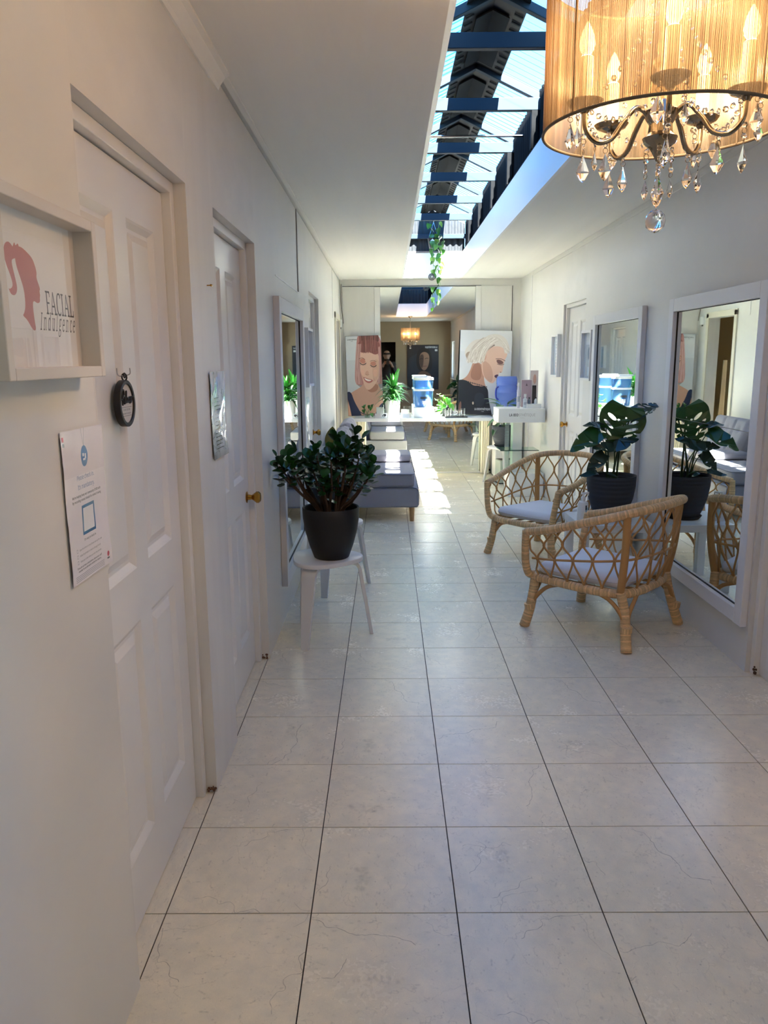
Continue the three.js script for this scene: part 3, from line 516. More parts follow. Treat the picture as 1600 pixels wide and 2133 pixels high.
// ---------------------------------------------------------------- bent-leg white stools
const stoolWhite = std(0xe4e2df, 0.38);
function makeStool(label, pos, turn, group) {
  const s = thing('stool', label, 'stool', pos, turn, group), sh = new THREE.Shape(), R = 0.2, q = 0.34;
  for (let i = 0; i <= 72; i++) { const a = i / 72 * 2 * Math.PI, r = R * (1 - 0.16 * (0.5 - 0.5 * Math.cos(3 * a))); i ? sh.lineTo(r * Math.cos(a), r * Math.sin(a)) : sh.moveTo(r * Math.cos(a), r * Math.sin(a)); }
  part('seat', toCreasedNormals(new THREE.ExtrudeGeometry(sh, { depth: 0.014, bevelEnabled: true, bevelSize: 0.005, bevelThickness: 0.005, bevelSegments: 3 }).rotateX(-Math.PI / 2).translate(0, 0.43, 0), 0.5), stoolWhite, s);
  for (let k = 0; k < 3; k++) {
    // bent plywood leg: flat under the seat, rounded shoulder, tapering foot
    const path = []; for (let i = 0; i <= 4; i++) path.push([0.03 + i * 0.027, 0.416]); for (let i = 1; i <= 8; i++) { const a = i / 8 * Math.PI / 2 * 0.94; path.push([0.138 + 0.05 * Math.sin(a), 0.366 + 0.05 * Math.cos(a)]); } for (let i = 1; i <= 8; i++) path.push([0.188 + 0.06 * i / 8, 0.366 - 0.366 * i / 8]);
    const pos = [], idx = []; path.forEach(([r, y], i) => { const a = path[Math.max(0, i - 1)], b = path[Math.min(path.length - 1, i + 1)], l = Math.hypot(b[0] - a[0], b[1] - a[1]), nx = -(b[1] - a[1]) / l, ny = (b[0] - a[0]) / l, t = 0.009, y01 = 1 - y / 0.42, w = i < 5 ? 0.03 : 0.042 - 0.022 * Math.max(0, y01); const o = i === path.length - 1 ? 0 : 1; for (const [e, f] of [[1, 1], [1, -1], [-1, -1], [-1, 1]]) pos.push(r + nx * t * e, Math.max(0, y + ny * t * e * o), w * f); });
    for (let i = 0; i < path.length - 1; i++) for (let j = 0; j < 4; j++) { const a = 4 * i + j, b = 4 * i + (j + 1) % 4; idx.push(a, a + 4, b, b, a + 4, b + 4); } const e = 4 * (path.length - 1); idx.push(0, 1, 2, 0, 2, 3, e, e + 2, e + 1, e, e + 3, e + 2);
    const g = new THREE.BufferGeometry(); g.setAttribute('position', new THREE.Float32BufferAttribute(pos, 3)); g.setIndex(idx);
    part('leg', toCreasedNormals(g.toNonIndexed(), 0.5).rotateY(k * 2 * Math.PI / 3), stoolWhite, s);
  }
  return s;
}
makeStool('white bent-leg stool carrying the black pot of the jade plant', [-0.345, 0, -4.09], rad(7), 'white stools under plants');
makeStool('white bent-leg stool hidden under the rubber plant', [-0.37, 0, -5.02], rad(20), 'white stools under plants');
makeStool('white bent-leg stool under the charcoal pot beside the end-wall table', [1.40, 0, -9.42], rad(150), 'white stools under plants');

// ---------------------------------------------------------------- leaves and plants
// a leaf in the xz plane: root at origin, along +z; width by shape function, folded and drooping
function leafGeo(len, wid, shape, { fold = 0.15, droop = 0.2, n = 8, wave = 0, tip = 0 } = {}) {
  const pos = [], idx = [];
  for (let i = 0; i <= n; i++) { const t = i / n, w = wid * shape(t) / 2, y = -droop * len * t * t + tip * len * t; for (const s of [-1, -0.5, 0, 0.5, 1]) pos.push(s * w, y + Math.abs(s) * w * fold + wave * wid * Math.sin(t * 9 + s * 2) * Math.abs(s), len * t * (1 - 0.12 * droop * t)); }
  for (let i = 0; i < n; i++) for (let j = 0; j < 4; j++) { const a = i * 5 + j, b = a + 5; idx.push(a, b, a + 1, b, b + 1, a + 1); }
  const g = new THREE.BufferGeometry(); g.setAttribute('position', new THREE.Float32BufferAttribute(pos, 3)); g.setIndex(idx); g.computeVertexNormals(); return g;
}
const oval = (t) => Math.pow(Math.sin(Math.PI * Math.pow(t, 0.9)), 0.75), strap = (t) => Math.pow(Math.sin(Math.PI * Math.min(1, Math.pow(t, 0.62))), 0.8) * 0.96 + 0.03 * (1 - t), heart = (t) => t < 0.08 ? 0.55 + t * 4 : Math.pow(Math.cos((t - 0.22) / 0.78 * Math.PI / 2 * (t > 0.22 ? 1 : 0.9)), 0.85), obov = (t) => Math.pow(Math.sin(Math.PI * Math.pow(Math.max(0.02, t), 1.35)), 0.6);
const leafMat = (c, r = 0.42, tr = 0.25) => phys(c, r, { transmission: tr, thickness: 0, side: THREE.DoubleSide });
function aim(m, pos, yaw, pitch, roll = 0, s = 1) { m.position.copy(pos); m.rotation.order = 'YXZ'; m.rotation.set(-pitch, yaw, roll); m.scale.setScalar(s); return m; }

function aimDir(m, pos, dir, face, s = 1) { const z = dir.normalize(), x = face.clone().cross(z).normalize(), y = z.clone().cross(x); m.quaternion.setFromRotationMatrix(new THREE.Matrix4().makeBasis(x, y, z)); m.position.copy(pos); m.scale.setScalar(s); return m; }

// jade plant in a black pot
{
  const o = [-0.308, 0.449, -4.075], g = thing('jade_plant', 'bushy jade plant in a round black pot on the white stool', 'plant', o);
  part('pot', lathe([[0, 0], [0.088, 0], [0.094, 0.004], [0.118, 0.07], [0.140, 0.15], [0.150, 0.22], [0.152, 0.272], [0.149, 0.276], [0.142, 0.272], [0.138, 0.22], [0.0, 0.2]], 56), std(0x0b0b0c, 0.55), g);
  part('soil', new THREE.CircleGeometry(0.136, 32).rotateX(-Math.PI / 2).translate(0, 0.232, 0), std(0x17110c, 1), g);
  const tips = [[-0.541, 0.912, -3.926], [-0.555, 0.962, -3.93], [-0.496, 0.979, -3.973], [-0.465, 0.879, -4.18], [-0.486, 0.912, -3.954], [-0.399, 0.852, -4.147], [-0.289, 0.986, -3.911], [-0.266, 1.041, -4.074], [-0.213, 1.014, -3.961], [-0.16, 1.076, -4.072], [-0.152, 0.988, -4.022], [-0.106, 0.951, -4.173], [-0.087, 0.912, -4.023], [-0.109, 0.878, -3.951], [-0.195, 0.869, -4.058], [-0.272, 0.85, -3.99], [-0.329, 0.822, -4.012], [-0.439, 0.817, -4.2], [-0.225, 0.951, -3.985], [-0.354, 0.945, -4.037], [-0.301, 0.891, -4.127], [-0.161, 0.806, -4.21], [-0.365, 1.011, -3.952], [-0.214, 0.816, -4.073], [-0.27, 1.005, -3.997], [-0.39, 0.95, -3.948], [-0.3, 0.95, -4.2], [-0.2, 0.93, -4.2], [-0.33, 0.88, -3.9]];
  const r = rng(31), bark = std(0x3d2d22, 0.9), jl = [leafMat(0x17481f, 0.3, 0.06), leafMat(0x225a28, 0.3, 0.08), leafMat(0x123a1b, 0.28, 0.06)], geos = [0, 1, 2].map((k) => { const a = leafGeo(0.046 + 0.006 * k, 0.036 + 0.003 * k, obov, { fold: 0.22, droop: -0.1, n: 5 }), b = a.clone().translate(0, -0.0035, 0); return join([a, b]); });
  const roots = []; for (let k = 0; k < 7; k++) { const a = k / 7 * 6.283; roots.push(V(Math.cos(a) * 0.045, 0.22, Math.sin(a) * 0.045)); }
  tips.forEach(([x, y, z], i) => {
    const p = V(x - o[0], y - o[1], z - o[2]); let root = roots[0], best = 9; for (const q of roots) { const d = Math.hypot(q.x * 2.5 - p.x, q.z * 2.5 - p.z); if (d < best) { best = d; root = q; } }
    const mid = root.clone().lerp(p, 0.5).add(V((r() - 0.5) * 0.03, -0.02 + r() * 0.03, (r() - 0.5) * 0.03));
    part('branch', limb([root, root.clone().lerp(mid, 0.5).add(V(0, 0.015, 0)), mid, p], 0.0095, 0.004, 12, 7), bark, g);
    for (let k = 0; k < 11; k++) {
      const yaw = k * 2.4 + r(), up = -0.35 + 1.2 * (k / 10) + 0.3 * r(), q = p.clone().add(V((r() - 0.5) * 0.045, -0.04 + 0.009 * k, (r() - 0.5) * 0.045));
      aim(part('leaf', geos[Math.floor(r() * 3)], jl[Math.floor(r() * 3)], g), q, yaw, up, (r() - 0.5) * 0.8, 0.8 + 0.55 * r());
    }
  });
}
// rubber plant behind it
{
  const o = [-0.37, 0.449, -5.02], g = thing('rubber_plant', 'tall rubber plant with olive and burgundy leaves in a dark blue pot', 'plant', o);
  part('pot', lathe([[0, 0], [0.10, 0], [0.105, 0.005], [0.135, 0.1], [0.15, 0.2], [0.15, 0.24], [0.142, 0.24], [0.138, 0.2], [0, 0.19]], 40), std(0x1a2430, 0.5), g);
  part('saucer', lathe([[0, 0], [0.13, 0], [0.145, 0.02], [0.138, 0.02], [0.125, 0.006], [0, 0.006]], 40), std(0x1a2430, 0.5), g);
  part('stem', limb([V(0, 0.2, 0), V(0.01, 0.32, 0.01), V(0.0, 0.46, 0.03)], 0.009, 0.006, 14, 8), std(0x3d2b20, 0.8), g);
  const G = leafGeo(0.18, 0.088, oval, { fold: 0.12, droop: 0.12, n: 10 }), olive = leafMat(0x6d6a2c, 0.35), burg = leafMat(0x2c0f16, 0.3, 0.1), dk = leafMat(0x1d2a1c, 0.3, 0.1);
  const L = [[0.0, 0.47, 0.03, 0.3, 1.35, olive, 0.95], [0.0, 0.46, 0.03, 1.3, 0.45, dk, 0.95], [0, 0.43, 0.03, -1.35, 0.12, burg, 0.95], [0, 0.43, 0.03, 1.5, 0.05, burg, 0.95], [0, 0.4, 0.02, 0.7, -0.05, burg, 0.9], [0, 0.4, 0.02, -0.6, -0.1, dk, 0.9], [0, 0.36, 0.02, 2.4, 0.1, dk, 0.85], [0, 0.36, 0.02, -2.2, 0.0, burg, 0.85]];
  for (const [x, y, z, yaw, pitch, mat, s] of L) { const lf = aim(part('leaf', G, mat, g), V(x, y, z), yaw, pitch, 0.1, s); part('midrib', tube([V(0, 0.003, 0), V(0, -0.001, 0.09), V(0, -0.016, 0.17)], 0.0016, 8, 5), std(0x55602f, 0.6), lf); }
}

// ---------------------------------------------------------------- cane armchairs
const caneTone = dataTex(256, 64, (x, y) => { const band = hash(Math.floor(x / 6), 3, 9), edge = x % 6 < 1 ? -16 : 0, v = 0.98 + 0.2 * (band - 0.5) + 0.1 * vnoise(x / 2, y / 3, 7); return [Math.min(255, 214 * v + edge), Math.min(255, 176 * v + edge * 0.9), Math.min(255, 126 * v + edge * 0.8)]; }, true);
const cane = std(0xffffff, 0.5, { map: caneTone }), rod = std(0xb98a52, 0.5);
function caneUV(g, len, r) { const uv = g.attributes.uv; for (let i = 0; i < uv.count; i++) { const a = uv.getX(i), b = uv.getY(i); uv.setXY(i, a * len / 0.35, b); } return g; }
function caneTube(pts, r, seg, closed = false) { const c = new THREE.CatmullRomCurve3(pts, closed, 'centripetal'); return caneUV(new THREE.TubeGeometry(c, seg, r, 12, closed), c.getLength(), r); }
function caneLimb(pts, r0, r1, seg = 12, fn) { const g = limb(pts, r0, r1, seg, 12, fn), uv = g.attributes.uv, L = new THREE.CatmullRomCurve3(pts, false, 'centripetal').getLength(); for (let i = 0; i < uv.count; i++) { const a = uv.getX(i), b = uv.getY(i); uv.setXY(i, b * L / 0.35, a); } return g; }
const TOP = new THREE.CatmullRomCurve3([V(-0.335, 0.553, 0.30), V(-0.352, 0.585, 0.16), V(-0.358, 0.635, 0.0), V(-0.345, 0.685, -0.16), V(-0.29, 0.725, -0.285), V(-0.16, 0.745, -0.355), V(0, 0.75, -0.372), V(0.16, 0.745, -0.355), V(0.29, 0.725, -0.285), V(0.345, 0.685, -0.16), V(0.358, 0.635, 0.0), V(0.352, 0.585, 0.16), V(0.335, 0.553, 0.30)], false, 'centripetal');
const BOT = new THREE.CatmullRomCurve3([V(-0.268, 0.285, 0.262), V(-0.275, 0.283, 0.13), V(-0.277, 0.282, 0.0), V(-0.272, 0.282, -0.14), V(-0.235, 0.282, -0.235), V(-0.13, 0.282, -0.268), V(0, 0.282, -0.275), V(0.13, 0.282, -0.268), V(0.235, 0.282, -0.235), V(0.272, 0.282, -0.14), V(0.277, 0.282, 0.0), V(0.275, 0.283, 0.13), V(0.268, 0.285, 0.262)], false, 'centripetal');
const shell = (u, v, out = 0) => { const a = TOP.getPointAt(u), b = BOT.getPointAt(u), p = a.lerp(b, v), k = Math.sin(Math.PI * v) * 0.018 + out; return p.add(V(p.x, 0, p.z).normalize().multiplyScalar(k)); };
const MIDV = 0.56;
function makeArmchair(label, pos, turn) {
  const c = thing('cane_armchair', label, 'armchair', pos, turn, 'pair of cane armchairs facing across the small table');
  part('top_rail', caneLimb(Array.from({ length: 41 }, (_, i) => TOP.getPointAt(i / 40)), 0.0225, 0.0225, 110), cane, c);
  const ring = []; for (let i = 0; i <= 30; i++) ring.push(BOT.getPointAt(i / 30)); ring.push(V(0.225, 0.286, 0.300), V(0.1, 0.284, 0.308), V(0, 0.283, 0.310), V(-0.1, 0.284, 0.308), V(-0.225, 0.286, 0.300));
  part('seat_frame', caneTube(ring, 0.024, 130, true), cane, c);
  part('mid_rail', tube(Array.from({ length: 31 }, (_, i) => shell(0.012 + 0.976 * i / 30, MIDV)), 0.0065, 90, 8), rod, c);
  for (const s of [-1, 1]) {
    part('front_post', caneLimb([V(s * 0.335, 0.56, 0.302), V(s * 0.322, 0.46, 0.312), V(s * 0.306, 0.36, 0.316), V(s * 0.288, 0.305, 0.308), V(s * 0.235, 0.288, 0.302)], 0.021, 0.0225, 22), cane, c);
    const ub = s < 0 ? 0.325 : 0.675, tp = TOP.getPointAt(ub), bp = BOT.getPointAt(ub).add(V(s * 0.02, 0, -0.02));
    part('back_post', caneLimb([tp, tp.clone().lerp(bp, 0.5).add(V(s * 0.012, 0, -0.012)), bp], 0.0195, 0.0205, 16), rod, c);
    part('back_leg', caneLimb([bp.clone().add(V(0, 0.02, 0)), V(s * 0.262, 0.2, -0.265), V(s * 0.285, 0.1, -0.288), V(s * 0.312, 0.0, -0.312)], 0.024, 0.028, 16), cane, c);
    part('front_leg', caneLimb([V(s * 0.262, 0.285, 0.282), V(s * 0.272, 0.2, 0.285), V(s * 0.288, 0.1, 0.294), V(s * 0.312, 0.0, 0.312)], 0.025, 0.029, 16), cane, c);
    for (const z of [1, -1]) {
      const k = V(s * 0.288, 0.125, z * 0.292);
      part('brace', limb([k, V(s * 0.278, 0.19, z * 0.25), V(s * 0.275, 0.245, z * 0.19), V(s * 0.274, 0.27, z * 0.12)], 0.0125, 0.0105, 12, 8), rod, c);
      part('brace', limb([k, V(s * 0.25, 0.19, z * 0.285), V(s * 0.2, 0.245, z * 0.285), V(s * 0.13, 0.27, z * (z > 0 ? 0.3 : 0.268))], 0.0125, 0.0105, 12, 8), rod, c);
      part('binding', new THREE.CylinderGeometry(0.0305, 0.03, 0.03, 14).rotateX(z * 0.1).rotateZ(-s * 0.1).translate(s * 0.289, 0.118, z * 0.294), cane, c);
    }
  }
  // two rows of waisted canes between the rails
  const N = 15, p = 1 / N, r = 0.0056;
  for (let i = 0; i < N; i++) {
    const u = (i + 0.5) * p;
    for (const s of [-1, 1]) {
      const line = (v0, v1, half) => Array.from({ length: 13 }, (_, k) => { const t = k / 12, o = half ? (1 - Math.cos(Math.PI * t)) / 2 * 0.5 : (1 - Math.cos(2 * Math.PI * t)) / 4; return shell(Math.min(0.988, Math.max(0.012, u + s * (o * p * 0.94 + 0.0015))), v0 + (v1 - v0) * t); });
      part('lattice_cane', tube(line(0.02, MIDV, false), r, 22, 6), rod, c);
      part('lattice_cane', tube(line(MIDV, 0.985, true), r, 16, 6), rod, c);
    }
    if (i < N - 1) { const q = shell(u + p / 2, MIDV / 2); part('knot', new THREE.CylinderGeometry(0.0085, 0.0085, 0.013, 8).translate(q.x, q.y, q.z), rod, c); }
    const q = shell(u, MIDV); part('knot', new THREE.SphereGeometry(0.0105, 8, 6).translate(q.x, q.y, q.z), rod, c);
  }
  for (let k = -2; k <= 2; k++) part('seat_slat', limb([V(k * 0.1, 0.282, 0.3), V(k * 0.1, 0.279, 0), V(k * 0.1, 0.282, -0.26)], 0.008, 0.008, 8, 6), rod, c);
  // plump white cushion
  const g = new RoundedBoxGeometry(0.52, 0.085, 0.52, 8, 0.04), P = g.attributes.position;
  for (let i = 0; i < P.count; i++) { const u = P.getX(i) / 0.26, v = P.getZ(i) / 0.26, e = Math.max(0, 1 - u * u) * Math.max(0, 1 - v * v); P.setY(i, P.getY(i) * (0.72 + 0.5 * Math.sqrt(e)) + 0.004 * Math.sin(u * 7 + v * 3)); if (P.getZ(i) < 0) P.setX(i, P.getX(i) * (1 - 0.07 * v * v)); }
  g.computeVertexNormals(); const cu = part('cushion', g.translate(0, 0.337, 0.015), std(0xe9e8ea, 0.85), c);
  part('piping', tube([V(-0.235, 0.338, 0.272), V(0.235, 0.338, 0.272), V(0.257, 0.338, 0.25), V(0.258, 0.338, 0), V(0.24, 0.338, -0.22), V(0.2, 0.338, -0.243), V(-0.2, 0.338, -0.243), V(-0.24, 0.338, -0.22), V(-0.258, 0.338, 0), V(-0.257, 0.338, 0.25)], 0.0032, 90, 6, true), std(0xd9d8da, 0.85), cu);
  return c;
}
makeArmchair('cane tub armchair with white cushion, its back against the worn-jamb mirror', [1.21, 0, -4.235], rad(-133.8));
makeArmchair('cane tub armchair with white cushion, open front beside the grey pot', [1.21, 0, -5.89], rad(-48.7));

// ---------------------------------------------------------------- side table with monstera and pump bottle
{
  const t = thing('side_table', 'small square white side table between the cane chairs', 'table', [1.455, 0, -5.06]);
  part('tabletop', rlim(-0.235, 0.235, 0.40, 0.45, -0.235, 0.235, 0.004), M.white, t);
  for (const x of [-0.205, 0.205]) for (const z of [-0.205, 0.205]) part('leg', rlim(x - 0.027, x + 0.027, 0, 0.40, z - 0.027, z + 0.027, 0.003), M.white, t);
}
const ribs = dataTex(16, 256, (x, y) => { const v = 128 + 90 * Math.sin(y / 256 * 2 * Math.PI * 24) * (0.7 + 0.3 * vnoise(x, y / 5, 3)); return [v, v, v]; });
{
  const o = [1.465, 0.45, -5.06], g = thing('monstera_plant', 'monstera with split leaves in a ribbed charcoal pot on the side table', 'plant', o);
  part('saucer', lathe([[0, 0], [0.10, 0], [0.118, 0.022], [0.112, 0.022], [0.098, 0.006], [0, 0.006]], 40), std(0x1c2026, 0.7), g);
  part('pot', lathe([[0, 0.006], [0.088, 0.006], [0.094, 0.01], [0.118, 0.06], [0.143, 0.14], [0.156, 0.225], [0.158, 0.29], [0.150, 0.29], [0.146, 0.24], [0, 0.235]], 56), std(0x333840, 0.8, { bumpMap: ribs, bumpScale: 0.004 }), g);
  part('soil', new THREE.CircleGeometry(0.145, 32).rotateX(-Math.PI / 2).translate(0, 0.25, 0), std(0x120d09, 1), g);
  // split leaf outline with slots and holes, bent over its midrib
  function splitLeaf(L, W, cuts, holes) {
    const edge = (t) => W / 2 * Math.pow(Math.sin(Math.PI * Math.pow(Math.min(1, t * 0.93 + 0.07), 0.62)), 0.72), sh = new THREE.Shape(), right = [];
    const n = 64; for (let i = 0; i <= n; i++) { const t = i / n; let w = edge(t); for (const [tc, d] of cuts) { const k = Math.abs(t - tc - 0.02) / 0.022; if (k < 1) w *= 1 - d * (1 - k * k); } right.push([w, L * t - (t < 0.12 ? (0.12 - t) * L * 0.6 : 0)]); }
    sh.moveTo(0, 0); right.forEach(([x, y]) => sh.lineTo(x + 0.0005, y)); for (let i = n; i >= 0; i--) sh.lineTo(-right[i][0] - 0.0005, right[i][1]); sh.closePath();
    for (const [x, y, a, b, ang] of holes) { const h = new THREE.Path(); h.absellipse(x * W / 2, y * L, a * W / 2, b * L, 0, 2 * Math.PI, true, ang); sh.holes.push(h); }
    const g2 = new THREE.ExtrudeGeometry(sh, { depth: 0.0012, bevelEnabled: false, curveSegments: 10 }).rotateX(Math.PI / 2), p = g2.attributes.position;
    for (let i = 0; i < p.count; i++) { const x = p.getX(i), z = p.getZ(i), t = z / L; p.setXYZ(i, x, p.getY(i) + Math.abs(x) * 0.16 - 0.16 * L * t * t + 0.006 * Math.sin(z * 60), z); }
    g2.computeVertexNormals(); return g2;
  }
  const holes = [[0.45, 0.30, 0.26, 0.04, -0.45], [0.5, 0.47, 0.3, 0.034, -0.5], [0.42, 0.63, 0.26, 0.026, -0.6], [-0.45, 0.3, 0.24, 0.04, 0.45], [-0.5, 0.48, 0.28, 0.034, 0.5], [-0.4, 0.65, 0.24, 0.026, 0.6], [0.12, 0.24, 0.06, 0.02, 0], [-0.13, 0.33, 0.06, 0.022, 0], [0.12, 0.42, 0.05, 0.018, 0]];
  const big = splitLeaf(0.28, 0.29, [[0.5, 0.3], [0.66, 0.4], [0.8, 0.35]], holes), mid = splitLeaf(0.20, 0.12, [[0.62, 0.45]], [[0.4, 0.4, 0.22, 0.025, -0.4]]), sml = splitLeaf(0.12, 0.05, [], []);
  const gr = leafMat(0x1f5220, 0.3, 0.12), dg = leafMat(0x1a3a30, 0.32, 0.06);
  // blade, root, direction of the midrib, direction the face looks, size, colour
  const L = [
    [big, [0.055, 0.735, 0.07], [-0.32, -1, 0.05], [-0.25, 0.1, 1], 1.0, gr], [big, [0.09, 0.66, 0.04], [0.8, 0.55, 0.2], [-0.3, 0.75, 0.25], 0.72, dg],
    [mid, [-0.10, 0.575, 0.06], [-0.9, -0.42, 0.25], [0.1, 0.75, 0.65], 1.15, gr], [mid, [-0.02, 0.475, 0.10], [0.85, 0.5, 0.2], [-0.3, 0.7, 0.6], 0.8, dg], [mid, [-0.02, 0.48, 0.10], [-1, 0.12, 0.2], [0.1, 0.7, 0.7], 0.72, dg],
    [mid, [-0.07, 0.435, 0.06], [-0.8, -0.75, 0.15], [-0.3, 0.35, 0.9], 0.8, dg], [sml, [-0.115, 0.315, 0.07], [-1, -0.06, 0.2], [0, 0.8, 0.6], 1.0, dg], [sml, [-0.05, 0.31, 0.09], [0.7, -0.1, 0.5], [0, 0.9, 0.4], 0.6, dg], [mid, [-0.06, 0.605, 0.03], [-0.95, 0.22, 0.1], [0.2, 0.9, 0.4], 0.75, dg],
  ];
  L.forEach(([geo, p, dir, face, s, mat], i) => {
    const q = V(...p), a = i * 1.9, root = V(0.03 * Math.cos(a), 0.24, 0.03 * Math.sin(a));
    part('stem', limb([root, root.clone().lerp(q, 0.5).add(V(q.x * -0.1, 0.03, 0)), q], i < 2 ? 0.008 : 0.005, i < 2 ? 0.005 : 0.003, 16, 8), std(0x24401f, 0.5), g);
    aimDir(part('leaf', geo, mat, g), q, V(...dir), V(...face), s);
  });
}
{
  const b = thing('pump_bottle', 'white sanitiser pump bottle on the side table by the ribbed pot', 'bottle', [1.262, 0.45, -4.965], rad(30));
  part('body', lathe([[0, 0], [0.032, 0], [0.035, 0.004], [0.035, 0.115], [0.03, 0.128], [0.014, 0.134], [0.013, 0.145], [0, 0.145]], 28), M.white, b);
  part('collar', lathe([[0, 0.143], [0.016, 0.143], [0.016, 0.160], [0.008, 0.163], [0.005, 0.18], [0, 0.18]], 20), M.whiteMatt, b);
  part('nozzle', [rlim(-0.012, 0.045, 0.178, 0.19, -0.007, 0.007, 0.003), lim(0.038, 0.045, 0.166, 0.18, -0.004, 0.004)], M.whiteMatt, b);
  part('label', new THREE.CylinderGeometry(0.0354, 0.0354, 0.07, 24, 1, true, -0.3, 1.6).translate(0, 0.06, 0), std(0xa8c4cf, 0.5, { side: THREE.DoubleSide }), b);
  part('band', new THREE.CylinderGeometry(0.0356, 0.0356, 0.03, 12, 1, true, -0.3, 0.3).translate(0, 0.095, 0), std(0x24303a, 0.5, { side: THREE.DoubleSide }), b);
}
// ---------------------------------------------------------------- end-wall table
const TY = 0.772, TZ0 = -10.285, TZ1 = -9.76;
{
  const t = thing('console_table', 'long white console table on fluted cream legs before the mirror', 'table', [0.455, 0, -10.05]);
  const marble = std(0xe4e8ea, 0.22);
  part('tabletop', rlim(-0.875, 0.875, TY - 0.042, TY, TZ0 + 10.05, TZ1 + 10.05, 0.004), marble, t);
  for (const x of [-0.80, 0.815]) {
    const l = part('leg', rlim(x - 0.052, x + 0.052, 0.022, TY - 0.043, -0.19, -0.10, 0.004), std(0xd9d3bf, 0.5), t);
    for (let k = 0; k < 4; k++) part('flute', new THREE.CylinderGeometry(0.0125, 0.0125, TY - 0.068, 12, 1, false, -Math.PI / 2, Math.PI).translate(x - 0.039 + k * 0.026, (TY - 0.02) / 2, -0.10), std(0xe2dcc9, 0.5), l);
  }
}
// posters
function poster(label, tex, w, h, pos, lean, tilt, yaw) {
  const g = thing('poster', label, 'poster', pos, yaw); const b = new THREE.Group(); b.name = 'board'; g.add(b); b.rotation.order = 'YXZ'; b.rotation.set(-lean, 0, tilt);
  part('core', rlim(-w / 2, w / 2, 0, h, -0.02, 0, 0.002), BLK, b);
  part('print', new THREE.PlaneGeometry(w - 0.006, h - 0.006).translate(0, h / 2, 0.0012), std(0xffffff, 0.4, { map: tex }), b);
  return g;
}
const brush = (c, w, h) => ({
  P: (pts, col) => { c.fillStyle = col; c.beginPath(); const n = pts.length, m = (i) => [(pts[i % n][0] + pts[(i + 1) % n][0]) / 2 * w, (pts[i % n][1] + pts[(i + 1) % n][1]) / 2 * h]; c.moveTo(...m(0)); for (let i = 1; i <= n; i++) c.quadraticCurveTo(pts[i % n][0] * w, pts[i % n][1] * h, ...m(i)); c.closePath(); c.fill(); },
  L: (pts, col, lw) => { c.strokeStyle = col; c.lineWidth = lw; c.lineCap = 'round'; c.beginPath(); c.moveTo(pts[0][0] * w, pts[0][1] * h); for (let i = 1; i < pts.length; i++) { const [a, b] = pts[i], q = pts[i + 1] || pts[i]; c.quadraticCurveTo(a * w, b * h, (a + q[0]) / 2 * w, (b + q[1]) / 2 * h); } c.stroke(); },
});
